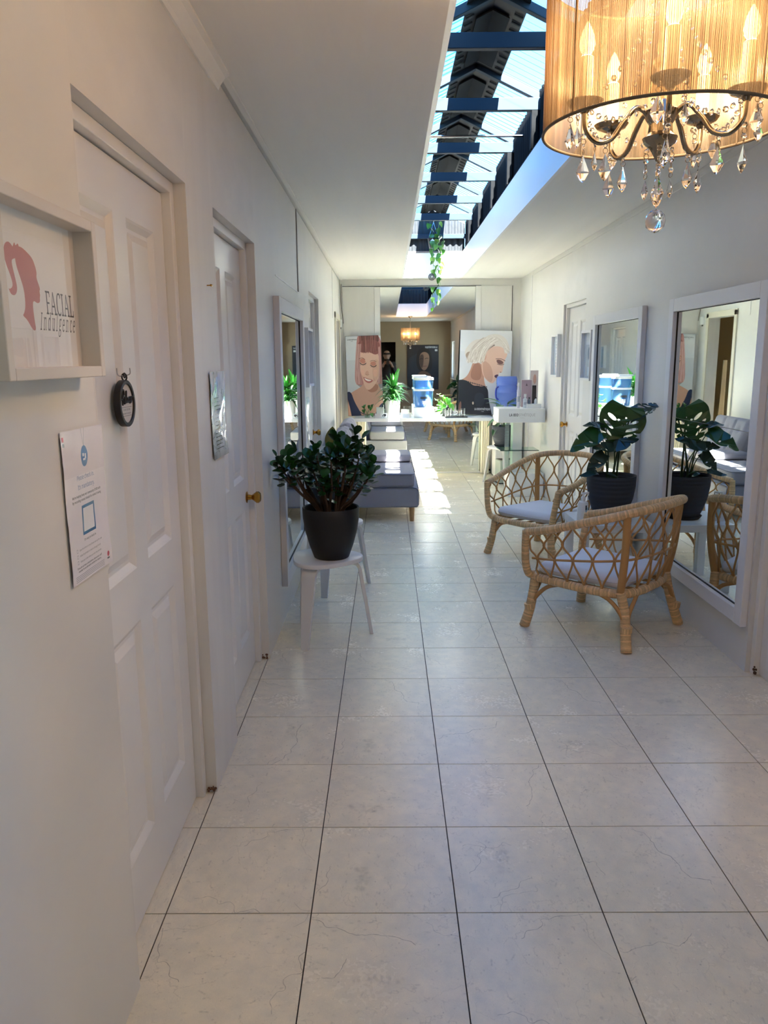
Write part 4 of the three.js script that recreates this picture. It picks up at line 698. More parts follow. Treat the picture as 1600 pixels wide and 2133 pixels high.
const pinkBob = canvasTex(470, 1030, (c, w, h) => {
  const { P, L } = brush(c, w, h), r = rng(3);
  c.fillStyle = '#c9cccd'; c.fillRect(0, 0, w, h); c.fillStyle = '#d6d8d8'; c.fillRect(0, 0, w, h * 0.3);
  P([[0.2, 0.52], [0.7, 0.55], [1.1, 0.5], [1.1, 0.66], [0.7, 0.68], [0.3, 0.64]], '#8f8a8a');
  P([[0.36, -0.06], [0.96, -0.06], [1.08, 0.3], [1.1, 0.6], [0.8, 0.62], [0.36, 0.62], [0.22, 0.6], [0.24, 0.4], [0.29, 0.15]], '#b07a74');
  P([[0.42, -0.05], [0.92, -0.05], [0.96, 0.10], [0.7, 0.12], [0.42, 0.09]], '#5e3a35');
  // shoulders, neck
  P([[-0.1, 0.78], [0.12, 0.7], [0.44, 0.63], [0.5, 0.55], [0.86, 0.55], [0.9, 0.66], [1.1, 0.74], [1.1, 1.1], [-0.1, 1.1]], '#c79a84');
  P([[0.5, 0.62], [0.9, 0.6], [0.86, 0.7], [0.62, 0.72]], '#a9755f');
  // face
  P([[0.35, 0.2], [0.6, 0.17], [0.9, 0.2], [0.97, 0.36], [0.92, 0.52], [0.76, 0.64], [0.6, 0.69], [0.5, 0.65], [0.42, 0.5], [0.35, 0.36]], '#d9b09b');
  P([[0.74, 0.3], [0.95, 0.3], [0.92, 0.5], [0.78, 0.6], [0.72, 0.5]], '#cfa28d');
  // fringe and side hair
  P([[0.33, 0.05], [0.96, 0.05], [0.98, 0.2], [0.84, 0.25], [0.66, 0.2], [0.5, 0.215], [0.37, 0.19]], '#8a544c');
  P([[0.3, 0.12], [0.4, 0.17], [0.38, 0.34], [0.4, 0.56], [0.34, 0.62], [0.24, 0.58], [0.26, 0.36]], '#a97770');
  P([[0.9, 0.1], [1.05, 0.2], [1.05, 0.55], [0.92, 0.6], [0.97, 0.4]], '#b5837b');
  for (let i = 0; i < 90; i++) { const x = 0.26 + 0.12 * r(); L([[x + 0.06, 0.1], [x, 0.3], [x - 0.02 + 0.05 * r(), 0.6]], ['#c69a92', '#8f5c55', '#d8b4ab'][i % 3], 2 + 2 * r()); const u = 0.4 + 0.5 * r(); L([[u, 0.0], [u - 0.03 + 0.05 * r(), 0.19 + 0.03 * r()]], ['#774740', '#a76f66', '#5d3833'][i % 3], 2 + 2 * r()); const z = 0.92 + 0.1 * r(); L([[z, 0.15], [z + 0.01, 0.35], [z - 0.06 * r(), 0.6]], ['#c69a92', '#9d6a62'][i % 2], 2 + 2 * r()); }
  // closed eyes, brows, nose, smile
  P([[0.38, 0.29], [0.5, 0.275], [0.56, 0.33], [0.48, 0.35], [0.39, 0.33]], '#c07f6c'); P([[0.68, 0.33], [0.82, 0.32], [0.85, 0.37], [0.76, 0.385], [0.68, 0.36]], '#c07f6c');
  L([[0.37, 0.285], [0.44, 0.265], [0.53, 0.295]], '#6e4a3c', 6); L([[0.68, 0.32], [0.76, 0.305], [0.85, 0.33]], '#7a5546', 6);
  L([[0.385, 0.335], [0.46, 0.372], [0.56, 0.342]], '#2c1a17', 8); L([[0.68, 0.368], [0.76, 0.402], [0.85, 0.374]], '#2c1a17', 8); for (let i = 0; i < 6; i++) { L([[0.4 + i * 0.03, 0.348 + 0.004 * Math.sin(i)], [0.395 + i * 0.03, 0.366]], '#2c1a17', 3); L([[0.7 + i * 0.026, 0.382], [0.695 + i * 0.028, 0.397]], '#2c1a17', 3); }
  P([[0.53, 0.45], [0.6, 0.43], [0.64, 0.48], [0.57, 0.5], [0.52, 0.485]], '#cc9c86'); L([[0.53, 0.478], [0.57, 0.497], [0.63, 0.487]], '#96604d', 4); P([[0.4, 0.42], [0.5, 0.42], [0.5, 0.5], [0.43, 0.5]], '#dfae9c'); P([[0.74, 0.43], [0.88, 0.42], [0.86, 0.52], [0.76, 0.52]], '#d9a590');
  P([[0.45, 0.508], [0.56, 0.533], [0.75, 0.555], [0.71, 0.585], [0.6, 0.598], [0.5, 0.568]], '#b06460'); P([[0.48, 0.522], [0.58, 0.545], [0.72, 0.56], [0.61, 0.575], [0.52, 0.553]], '#ece2da'); L([[0.44, 0.5], [0.46, 0.515], [0.45, 0.53]], '#b07a66', 4); L([[0.76, 0.54], [0.77, 0.56], [0.74, 0.575]], '#a8705c', 4);
  // navy straps
  P([[-0.05, 0.7], [0.1, 0.69], [0.18, 0.82], [0.36, 0.97], [0.4, 1.05], [0.12, 1.1], [0.06, 0.9]], '#1e2a4c'); P([[0.86, 0.9], [1.05, 0.82], [1.05, 1.1], [0.72, 1.1], [0.78, 0.97]], '#1e2a4c'); L([[0.3, 0.94], [0.45, 1.0], [0.75, 0.985]], '#1e2a4c', 10);
  c.fillStyle = '#3a3b3f'; c.font = 'bold 22px sans-serif'; c.fillText('LA BIOSTHÉTIQUE', 22, 52, 128); c.font = '11px sans-serif'; c.fillText('PARIS', 70, 68);
});
const blondBob = canvasTex(690, 1100, (c, w, h) => {
  const { P, L } = brush(c, w, h), r = rng(8);
  c.fillStyle = '#d3d5d6'; c.fillRect(0, 0, w, h); c.fillStyle = '#dcdddd'; c.fillRect(0, 0, w, h * 0.25);
  // neck
  P([[0.26, 0.36], [0.46, 0.4], [0.48, 0.56], [0.5, 0.64], [0.56, 0.7], [0.3, 0.72], [-0.02, 0.68], [0.0, 0.6], [0.14, 0.56], [0.22, 0.46]], '#b58a76');
  P([[0.28, 0.38], [0.42, 0.4], [0.44, 0.58], [0.3, 0.6], [0.2, 0.55]], '#9a6f5e');
  // face in profile, looking down
  P([[0.42, 0.2], [0.62, 0.14], [0.88, 0.2], [0.93, 0.28], [0.87, 0.345], [0.86, 0.39], [0.84, 0.45], [0.835, 0.485], [0.81, 0.5], [0.765, 0.5], [0.765, 0.525], [0.735, 0.53], [0.75, 0.55], [0.725, 0.56], [0.7, 0.6], [0.65, 0.63], [0.58, 0.615], [0.48, 0.56], [0.42, 0.46]], '#d8b6a4');
  P([[0.44, 0.34], [0.6, 0.4], [0.66, 0.52], [0.64, 0.62], [0.56, 0.6], [0.46, 0.53]], '#c49c88');
  P([[0.44, 0.27], [0.5, 0.26], [0.52, 0.32], [0.48, 0.365], [0.44, 0.35]], '#c79882'); L([[0.46, 0.29], [0.49, 0.29], [0.48, 0.34]], '#8f6250', 5);
  // hair
  P([[0.42, 0.1], [0.62, 0.03], [0.84, 0.06], [0.95, 0.16], [0.96, 0.27], [0.9, 0.24], [0.78, 0.18], [0.6, 0.19], [0.5, 0.24], [0.44, 0.3], [0.38, 0.38], [0.28, 0.4], [0.2, 0.37], [0.1, 0.31], [0.09, 0.24], [0.18, 0.16], [0.28, 0.11]], '#d9d2c8');
  P([[0.1, 0.28], [0.2, 0.24], [0.3, 0.34], [0.26, 0.39], [0.14, 0.35]], '#a08a78'); P([[0.46, 0.24], [0.58, 0.15], [0.7, 0.17], [0.6, 0.2], [0.5, 0.26]], '#7d6a62');
  for (let i = 0; i < 240; i++) { const a = r(), x = 0.14 + 0.3 * a, y = 0.14 + 0.05 * r(); L([[x + 0.3, y - 0.06], [x + 0.1, y + 0.02], [x - 0.03 + 0.08 * r(), y + 0.2]], ['#efeae2', '#b9aca0', '#e6dfd5', '#c9bfb3'][i % 4], 2 + 2.6 * r()); L([[0.6 + 0.1 * r(), 0.06], [0.78 + 0.08 * r(), 0.12], [0.86 + 0.1 * r(), 0.22 + 0.05 * r()]], ['#efeae2', '#c4b9ad'][i % 2], 2 + 2 * r()); }
  // eye, brow, lips
  P([[0.7, 0.345], [0.78, 0.34], [0.86, 0.375], [0.82, 0.4], [0.74, 0.395]], '#6d4b49'); L([[0.7, 0.335], [0.78, 0.325], [0.88, 0.355]], '#4a3432', 7); L([[0.73, 0.395], [0.8, 0.41], [0.86, 0.395]], '#231819', 6);
  P([[0.67, 0.535], [0.74, 0.515], [0.77, 0.53], [0.735, 0.54], [0.76, 0.555], [0.71, 0.565]], '#4b3350'); P([[0.78, 0.485], [0.82, 0.488], [0.8, 0.5]], '#7a4c42');
  // dark ruffled top
  P([[-0.05, 0.6], [0.05, 0.585], [0.16, 0.6], [0.24, 0.64], [0.3, 0.66], [0.36, 0.655], [0.44, 0.67], [0.5, 0.655], [0.57, 0.7], [0.58, 0.8], [0.6, 0.86], [0.66, 1.0], [0.68, 1.1], [-0.05, 1.1]], '#20242e');
  for (let i = 0; i < 14; i++) P([[0.06 + i * 0.035, 0.595 + 0.005 * i], [0.09 + i * 0.035, 0.585 + 0.006 * i], [0.1 + i * 0.035, 0.62 + 0.005 * i]], '#272c37');
  P([[0.3, 0.74], [0.5, 0.74], [0.52, 0.9], [0.32, 0.92]], '#2a303c'); P([[0.01, 0.86], [0.06, 0.84], [0.06, 0.98], [0.0, 1.0]], '#8a5f50'); P([[0.265, 0.85], [0.3, 0.85], [0.3, 0.885], [0.27, 0.885]], '#d9c7ae');
  c.fillStyle = '#e8e9ea'; c.font = 'bold 40px sans-serif'; c.fillText('LA BIOSTHÉTIQUE', w * 0.315, h * 0.95, w * 0.31); c.font = '14px sans-serif'; c.fillText('PARIS', w * 0.45, h * 0.97);
});
const darkPortrait = canvasTex(512, 720, (c, w, h) => {
  const { P, L } = brush(c, w, h); c.fillStyle = '#141b26'; c.fillRect(0, 0, w, h);
  P([[0.5, 0.1], [0.72, 0.2], [1.0, 0.3], [1.0, 0.9], [0.6, 1.0], [0.5, 0.5]], '#1b2735'); P([[0.28, 0.1], [0.5, 0.04], [0.68, 0.12], [0.72, 0.4], [0.62, 0.6], [0.2, 0.6], [0.2, 0.3]], '#0e0c0d');
  P([[0.3, 0.2], [0.46, 0.14], [0.6, 0.2], [0.62, 0.4], [0.54, 0.54], [0.44, 0.58], [0.34, 0.5], [0.29, 0.36]], '#8a6a56'); P([[0.47, 0.2], [0.6, 0.22], [0.61, 0.42], [0.52, 0.54], [0.48, 0.4]], '#4c382f');
  P([[0.2, 0.68], [0.45, 0.56], [0.66, 0.62], [0.72, 0.8], [0.5, 0.86], [0.24, 0.8]], '#5f4639'); P([[-0.1, 0.8], [0.2, 0.66], [0.26, 1.1], [-0.1, 1.1]], '#1d2c3d');
  L([[0.33, 0.3], [0.38, 0.29], [0.43, 0.31]], '#1a1413', 8); L([[0.5, 0.31], [0.55, 0.3], [0.6, 0.32]], '#120e0d', 8); L([[0.38, 0.47], [0.45, 0.48], [0.51, 0.47]], '#6b3f3b', 9);
  c.fillStyle = '#c9cdd2'; c.font = 'bold 40px sans-serif'; c.fillText('LA BIOSTHÉTIQUE', 20, 50, 200); c.fillRect(20, 70, 40, 30);
});
poster('tall poster of a smiling pink-haired woman with eyes closed', pinkBob, 0.462, 1.02, [-0.285, TY + 0.009, -10.17], 0.085, 0.030, 0);
poster('tall poster of a blonde bobbed woman in profile wearing black', blondBob, 0.672, 1.075, [1.245, TY + 0.0105, -10.17], 0.075, -0.026, 0);
{
  const g = thing('poster', 'dark moody portrait poster on the tan wall, seen in the end mirror', 'poster', [0.96, 0.68, FZ - 0.001], Math.PI);
  part('core', rlim(-0.43, 0.43, 0, 1.2, 0, 0.02, 0.002), BLK, g); part('print', new THREE.PlaneGeometry(0.85, 1.19).translate(0, 0.6, 0.0215), std(0xffffff, 0.4, { map: darkPortrait }), g);
}
// ---------------------------------------------------------------- things on the console table
const tint = (c, th = 0.01) => phys(c, 0.03, { transmission: 1, thickness: th, ior: 1.45 });
const clearGlass = phys(0xffffff, 0.02, { transmission: 1, thickness: 0, ior: 1.5, side: THREE.DoubleSide });
{
  const g = thing('dracaena', 'leafy green plant with arching strap leaves in a tall white pot', 'plant', [0.06, TY, -9.93]);
  part('pot', lathe([[0, 0], [0.082, 0], [0.086, 0.004], [0.098, 0.19], [0.1, 0.215], [0.094, 0.215], [0.09, 0.18], [0, 0.18]], 48), M.white, g);
  part('soil', new THREE.CircleGeometry(0.092, 28).rotateX(-Math.PI / 2).translate(0, 0.195, 0), std(0x1d150e, 1), g);
  const r = rng(14), mats = [leafMat(0x2f7d2c, 0.3, 0.35), leafMat(0x3f9634, 0.3, 0.4), leafMat(0x1f5a24, 0.28, 0.25)];
  const geos = [0.9, 0.7, 1.15].map((d, k) => leafGeo(0.25 + 0.02 * k, 0.046, strap, { fold: 0.3, droop: d, n: 12, tip: 0.55 }));
  const upG = leafGeo(0.27, 0.062, strap, { fold: 0.25, droop: 0.12, n: 12 });
  for (let i = 0; i < 54; i++) { const h = 0.19 + 0.17 * (i / 54), yaw = i * 2.4; aim(part('leaf', geos[i % 3], mats[i % 3], g), V(Math.sin(yaw) * 0.012, h, Math.cos(yaw) * 0.012), yaw, 0.1 + 0.5 * (i / 54) * r() + 0.15, (r() - 0.5) * 0.4, 0.66 + 0.24 * r()); }
  for (let i = 0; i < 6; i++) aim(part('leaf', upG, mats[1], g), V(0.01, 0.34, 0), 0.6 + i * 1.3, 1.2 + 0.12 * (i % 3), 0, i === 0 ? 1.15 : 0.8);
  part('stem', limb([V(0, 0.19, 0), V(0.004, 0.28, 0), V(0.008, 0.37, 0)], 0.012, 0.008, 8, 8), std(0x4c5a2c, 0.7), g);
}
{
  const g = thing('water_filter', 'two-tier blue water filter with white lid on a white box', 'water filter', [0.455, TY, -9.99]);
  const blue = phys(0x7fb9ea, 0.06, { transmission: 0.72, thickness: 0, ior: 1.45, side: THREE.DoubleSide }), R = 0.122;
  part('plinth', rlim(-0.13, 0.13, 0, 0.128, -0.11, 0.13, 0.01), M.white, g);
  part('lower_tank', lathe([[0, 0.13], [0.108, 0.13], [0.114, 0.14], [R, 0.315], [R, 0.33]], 48), blue, g);
  part('water', lathe([[0, 0.138], [0.108, 0.138], [0.117, 0.26], [0, 0.26]], 40), phys(0x6fc0d8, 0.05, { transmission: 0.8, thickness: 0, ior: 1.33 }), g);
  part('middle_ring', lathe([[0.118, 0.328], [0.13, 0.33], [0.13, 0.352], [0.118, 0.354], [0, 0.35]], 48), M.white, g);
  part('upper_tank', lathe([[0.114, 0.354], [0.118, 0.36], [0.122, 0.46], [0.122, 0.468]], 48), blue, g);
  part('lid', lathe([[0.127, 0.462], [0.129, 0.466], [0.127, 0.49], [0.112, 0.497], [0.0, 0.497]], 48), M.white, g);
  part('lid_knob', rlim(-0.13, 0.06, 0.494, 0.516, -0.06, 0.06, 0.012, 3), M.white, g);
  part('cartridge', lathe([[0, 0.27], [0.034, 0.27], [0.034, 0.325], [0, 0.325]], 20), std(0x1c2b38, 0.5), g);
  const tp = part('tap', [rlim(-0.018, 0.018, 0.165, 0.2, 0.105, 0.15, 0.006), lim(-0.006, 0.006, 0.14, 0.168, 0.13, 0.146)], M.white, g);
  part('tap_lever', rlim(-0.02, 0.02, 0.2, 0.212, 0.11, 0.15, 0.004), std(0xdfe6ee, 0.3), tp);
  part('filter_label', new THREE.CylinderGeometry(0.1195, 0.1185, 0.03, 20, 1, true, -0.4, 0.8).translate(0, 0.245, 0), std(0x1a222c, 0.5, { side: THREE.DoubleSide }), g);
}
// pothos in a dark pot
{
  const g = thing('potted_pothos', 'bright small pothos in a dark pot between filter and glasses', 'plant', [0.735, TY, -10.115]);
  part('pot', lathe([[0, 0], [0.032, 0], [0.04, 0.1], [0.036, 0.1], [0.034, 0.085], [0, 0.085]], 28), std(0x171a1c, 0.5), g);
  const G = leafGeo(0.085, 0.07, heart, { fold: 0.2, droop: 0.35, n: 8 }), r = rng(6), m = [leafMat(0x6fc23a, 0.3, 0.45), leafMat(0x4d9a34, 0.3, 0.4)];
  const at = [[-0.05, 0.26, 0.02], [-0.085, 0.19, 0.03], [-0.075, 0.12, 0.05], [-0.06, 0.08, 0.06], [0.0, 0.24, 0.01], [0.05, 0.2, 0.02], [0.07, 0.15, 0.03], [-0.03, 0.18, 0.05], [0.02, 0.13, 0.05], [-0.06, 0.09, 0.05], [0.04, 0.22, -0.03]];
  at.forEach((p, i) => { const q = V(...p); part('stem', limb([V(0, 0.085, 0), q.clone().multiplyScalar(0.5).add(V(0, 0.09, 0)), q], 0.002, 0.0014, 10, 5), std(0x6a8a3a, 0.6), g); aim(part('leaf', G, m[i % 2], g), q, (r() - 0.5) * 2.4, 0.2 - r() * 0.9, (r() - 0.5), 0.85 + 0.3 * r()); });
}
{
  const g = thing('cutting_vase', 'glass jar holding a rooted green cutting by the left poster', 'vase', [-0.262, TY, -9.87]);
  part('jar', lathe([[0, 0.002], [0.034, 0.002], [0.038, 0.01], [0.036, 0.05], [0.026, 0.075], [0.028, 0.095]], 32), clearGlass, g);
  part('water', lathe([[0, 0.004], [0.033, 0.004], [0.035, 0.04], [0, 0.04]], 24), phys(0xd8ecdf, 0.02, { transmission: 0.9, thickness: 0, ior: 1.33 }), g);
  const G = leafGeo(0.06, 0.048, heart, { fold: 0.2, droop: 0.4, n: 7 }), r = rng(16), m = [leafMat(0x2f6b2a, 0.3, 0.25), leafMat(0x3b7d2f, 0.3, 0.3)];
  [[-0.05, 0.15, 0.01], [-0.02, 0.17, 0.02], [0.03, 0.16, 0.01], [0.06, 0.14, 0.02], [0.07, 0.17, 0], [0.05, 0.06, 0.04], [-0.04, 0.11, 0.03]].forEach((p, i) => { const q = V(...p); part('stem', limb([V(0, 0.01, 0), V(q.x * 0.3, 0.09, q.z * 0.3), q], 0.002, 0.0014, 10, 5), std(0x4d6a30, 0.6), g); aim(part('leaf', G, m[i % 2], g), q, (r() - 0.5) * 2, -0.2 - r() * 0.7, (r() - 0.5), 0.85 + 0.3 * r()); });
}
function card(label, x, z, w, h, tex, col) { const g = thing('display_card', label, 'card', [x, TY, z], 0); const b = part('front_flap', new THREE.BoxGeometry(w, h, 0.0015).translate(0, h / 2, 0).rotateX(-0.22), std(col, 0.5, tex ? { map: tex } : {}), g); part('back_flap', new THREE.BoxGeometry(w, h * 0.97, 0.0015).translate(0, h / 2, 0).rotateX(0.22).translate(0, 0, -0.044 * h / 0.1), std(0xe8e6e4, 0.5), g); return g; }
card('small pale pink standing card on the console table', -0.125, -9.84, 0.075, 0.055, null, 0xe8dfe2);
card('small standing card with a black and white picture', -0.045, -9.84, 0.075, 0.06, canvasTex(128, 96, (c, w, h) => { c.fillStyle = '#e9e9ea'; c.fillRect(0, 0, w, h); c.fillStyle = '#22222a'; c.beginPath(); c.ellipse(62, 46, 44, 26, -0.4, 0, 7); c.fill(); c.fillStyle = '#cfcfd3'; c.beginPath(); c.ellipse(48, 58, 18, 14, 0, 0, 7); c.fill(); }), 0xffffff);
card('tall white standing card behind the black and white card', -0.10, -10.03, 0.095, 0.125, null, 0xe6e8ea);
card('small white standing card in front of the white pot', 0.225, -9.83, 0.085, 0.05, null, 0xf0f2f4);
{
  const v = thing('glass_vase', 'empty clear glass holder between white pot and filter box', 'vase', [0.262, TY, -9.93]);
  part('bowl', lathe([[0, 0.002], [0.04, 0.002], [0.046, 0.01], [0.05, 0.1]], 28), clearGlass, v);
  part('candle', lathe([[0, 0.004], [0.03, 0.004], [0.03, 0.05], [0, 0.05]], 20), std(0xe9e6dd, 0.6), v);
  const t = thing('tray', 'flat black tray under the drinking glasses', 'tray', [0.845, TY, -9.93]);
  part('plate', rlim(-0.155, 0.155, 0, 0.007, -0.13, 0.13, 0.003), std(0x1a1c20, 0.3), t);
  part('rim', [rlim(-0.155, 0.155, 0.004, 0.012, 0.122, 0.13, 0.002), rlim(-0.155, 0.155, 0.004, 0.012, -0.13, -0.122, 0.002)], std(0x1a1c20, 0.3), t);
  const spots = [[-0.1, 0.05], [-0.035, 0.09], [0.035, 0.06], [0.1, 0.07], [-0.07, -0.03], [0.11, -0.02], [0.06, -0.06]];
  spots.forEach(([x, z], i) => {
    const h = i === 3 || i === 0 ? 0.105 : 0.08, q = 0.029, gl = thing('drinking_glass', i === 3 || i === 0 ? 'tall clear drinking glass on the black tray' : 'short clear drinking glass on the black tray', 'glass', [0.845 + x, TY + 0.0075, -9.93 + z], 0, 'drinking glasses on the black tray');
    part('wall', lathe([[q * 0.86, 0.008], [q, h], [q - 0.0018, h], [q * 0.86 - 0.0018, 0.01]], 28), clearGlass, gl); part('base', lathe([[0, 0], [q * 0.86, 0], [q * 0.87, 0.01], [0, 0.01]], 28), clearGlass, gl);
  });
  const b = thing('water_bottle', 'clear glass bottle with pale stopper behind the drinking glasses', 'bottle', [0.83, TY + 0.0075, -9.985]);
  part('body', lathe([[0, 0], [0.032, 0], [0.034, 0.1], [0.016, 0.14], [0.014, 0.16]], 28), clearGlass, b); part('stopper', lathe([[0, 0.158], [0.016, 0.158], [0.016, 0.175], [0, 0.175]], 18), std(0xb08a58, 0.6), b);
  const p = thing('sauce_bottle', 'squat dark bottle with metal cap by the pothos', 'bottle', [0.765, TY + 0.0075, -10.03]);
  part('body', lathe([[0, 0], [0.03, 0], [0.03, 0.09], [0.015, 0.115], [0, 0.115]], 24), std(0x14100e, 0.2), p); part('cap', lathe([[0, 0.115], [0.017, 0.115], [0.017, 0.138], [0, 0.138]], 18), M.chrome, p);
}
// ---------------------------------------------------------------- display stand with white sign box
const signTex = canvasTex(1024, 300, (c, w, h) => { c.fillStyle = '#dfe3e5'; c.fillRect(0, 0, w, h); c.fillStyle = '#3c4044'; c.font = 'bold 84px sans-serif'; c.fillText('LA BIO', 220, 165, 210); c.fillStyle = '#a9a9ac'; c.font = '84px sans-serif'; c.fillText('STHÉTIQUE', 432, 165, 380); c.fillStyle = '#b5b6b8'; c.font = '26px sans-serif'; c.fillText('P A R I S', 470, 210); });
{
  const g = thing('display_stand', 'white display stand with glass shelf and lettered top box', 'display stand', [1.44, 0, -8.62]);
  part('plinth', rlim(-0.12, 0.26, 0, 0.26, -0.16, 0.19, 0.004), M.white, g);
  part('column', rlim(-0.075, 0.03, 0.26, 0.82, -0.05, 0.10, 0.003), M.whiteMatt, g);
  const bx = part('top_box', rlim(-0.25, 0.255, 0.815, 0.965, -0.2, 0.2, 0.004), M.white, g);
  part('lettering', new THREE.PlaneGeometry(0.49, 0.144).translate(0.004, 0.89, 0.2012), std(0xffffff, 0.4, { map: signTex }), bx);
  part('glass_shelf', rlim(-0.22, 0.2, 0.507, 0.515, -0.14, 0.19, 0.002), phys(0x9fc4b4, 0.03, { transmission: 0.85, thickness: 0, ior: 1.5 }), g);
  part('shelf_edge', lim(-0.22, 0.2, 0.507, 0.515, 0.1905, 0.1925), std(0x16302a, 0.2), g);
  part('side_panel', lim(-0.125, -0.119, 0.26, 0.815, -0.15, 0.15), phys(0xc9dcd4, 0.02, { transmission: 0.95, thickness: 0, ior: 1.5 }), g);
  const products = [[-0.02, 0.035, 0.24, 0xe8e4ea, 'tall white product tube at the left end of the lettered box'], [0.055, 0.045, 0.12, 0xdfe6e8, 'short white pump bottle standing on the lettered box']];
  for (const [x, w, h, col, label] of products) { const p = thing('product_bottle', label, 'bottle', [1.44 + x, 0.965, -8.55]); part('body', lathe([[0, 0], [w / 2, 0], [w / 2, h * 0.8], [w * 0.25, h * 0.86], [w * 0.2, h]], 20), std(col, 0.35), p); part('cap', lathe([[0, h], [w * 0.3, h], [w * 0.3, h + 0.03], [0, h + 0.03]], 16), M.white, p); part('text_band', new THREE.CylinderGeometry(w / 2 + 0.0005, w / 2 + 0.0005, h * 0.25, 16, 1, true, -0.8, 1.6).translate(0, h * 0.4, 0), std(0xb7bcc4, 0.5, { side: THREE.DoubleSide }), p); }
  const mauve = canvasTex(128, 256, (c, w, h) => { c.fillStyle = '#a8929c'; c.fillRect(0, 0, w, h); c.fillStyle = '#5a4a54'; c.beginPath(); c.moveTo(64, 30); c.lineTo(76, 56); c.lineTo(52, 56); c.fill(); c.fillStyle = '#8d7681'; c.fillRect(30, 190, 60, 40); });
  const fig = canvasTex(96, 256, (c, w, h) => { c.fillStyle = '#cdbfbb'; c.fillRect(0, 0, w, h); c.fillStyle = '#c59a88'; c.beginPath(); c.ellipse(54, 60, 20, 34, 0, 0, 7); c.fill(); c.fillStyle = '#2a2326'; c.fillRect(26, 104, 50, 140); });
  for (const [x, z, w, h, tx, label] of [[0.09, -8.68, 0.12, 0.30, mauve, 'mauve product card standing on the lettered box'], [0.175, -8.70, 0.09, 0.40, fig, 'narrow card showing a figure in black on the lettered box']]) { const p = thing('product_card', label, 'card', [1.44 + x, 0.965, z]); part('board', new THREE.BoxGeometry(w, h, 0.008).translate(0, h / 2, 0), M.white, p); part('print', new THREE.PlaneGeometry(w - 0.006, h - 0.006).translate(0, h / 2, 0.0045), std(0xffffff, 0.4, { map: tx }), p); }
  const b = thing('product_box', 'low white carton at the front of the lettered box', 'box', [1.58, 0.965, -8.5]); part('carton', rlim(-0.075, 0.075, 0, 0.045, -0.04, 0.04, 0.003), M.white, b); part('lid', rlim(-0.076, 0.076, 0.036, 0.046, -0.041, 0.041, 0.002), M.whiteMatt, b);
  for (const [x, col, label] of [[1.53, 0x55606a, 'dark glass vial on the white carton'], [1.60, 0xd5dbe0, 'clear glass vial on the white carton']]) { const v = thing('vial', label, 'vial', [x, 1.0112, -8.5]); part('body', lathe([[0, 0], [0.016, 0], [0.016, 0.04], [0.007, 0.05], [0.007, 0.06], [0, 0.06]], 16), std(col, 0.2), v); part('cap', lathe([[0, 0.058], [0.009, 0.058], [0.009, 0.07], [0, 0.07]], 12), M.blackPlastic, v); }
}
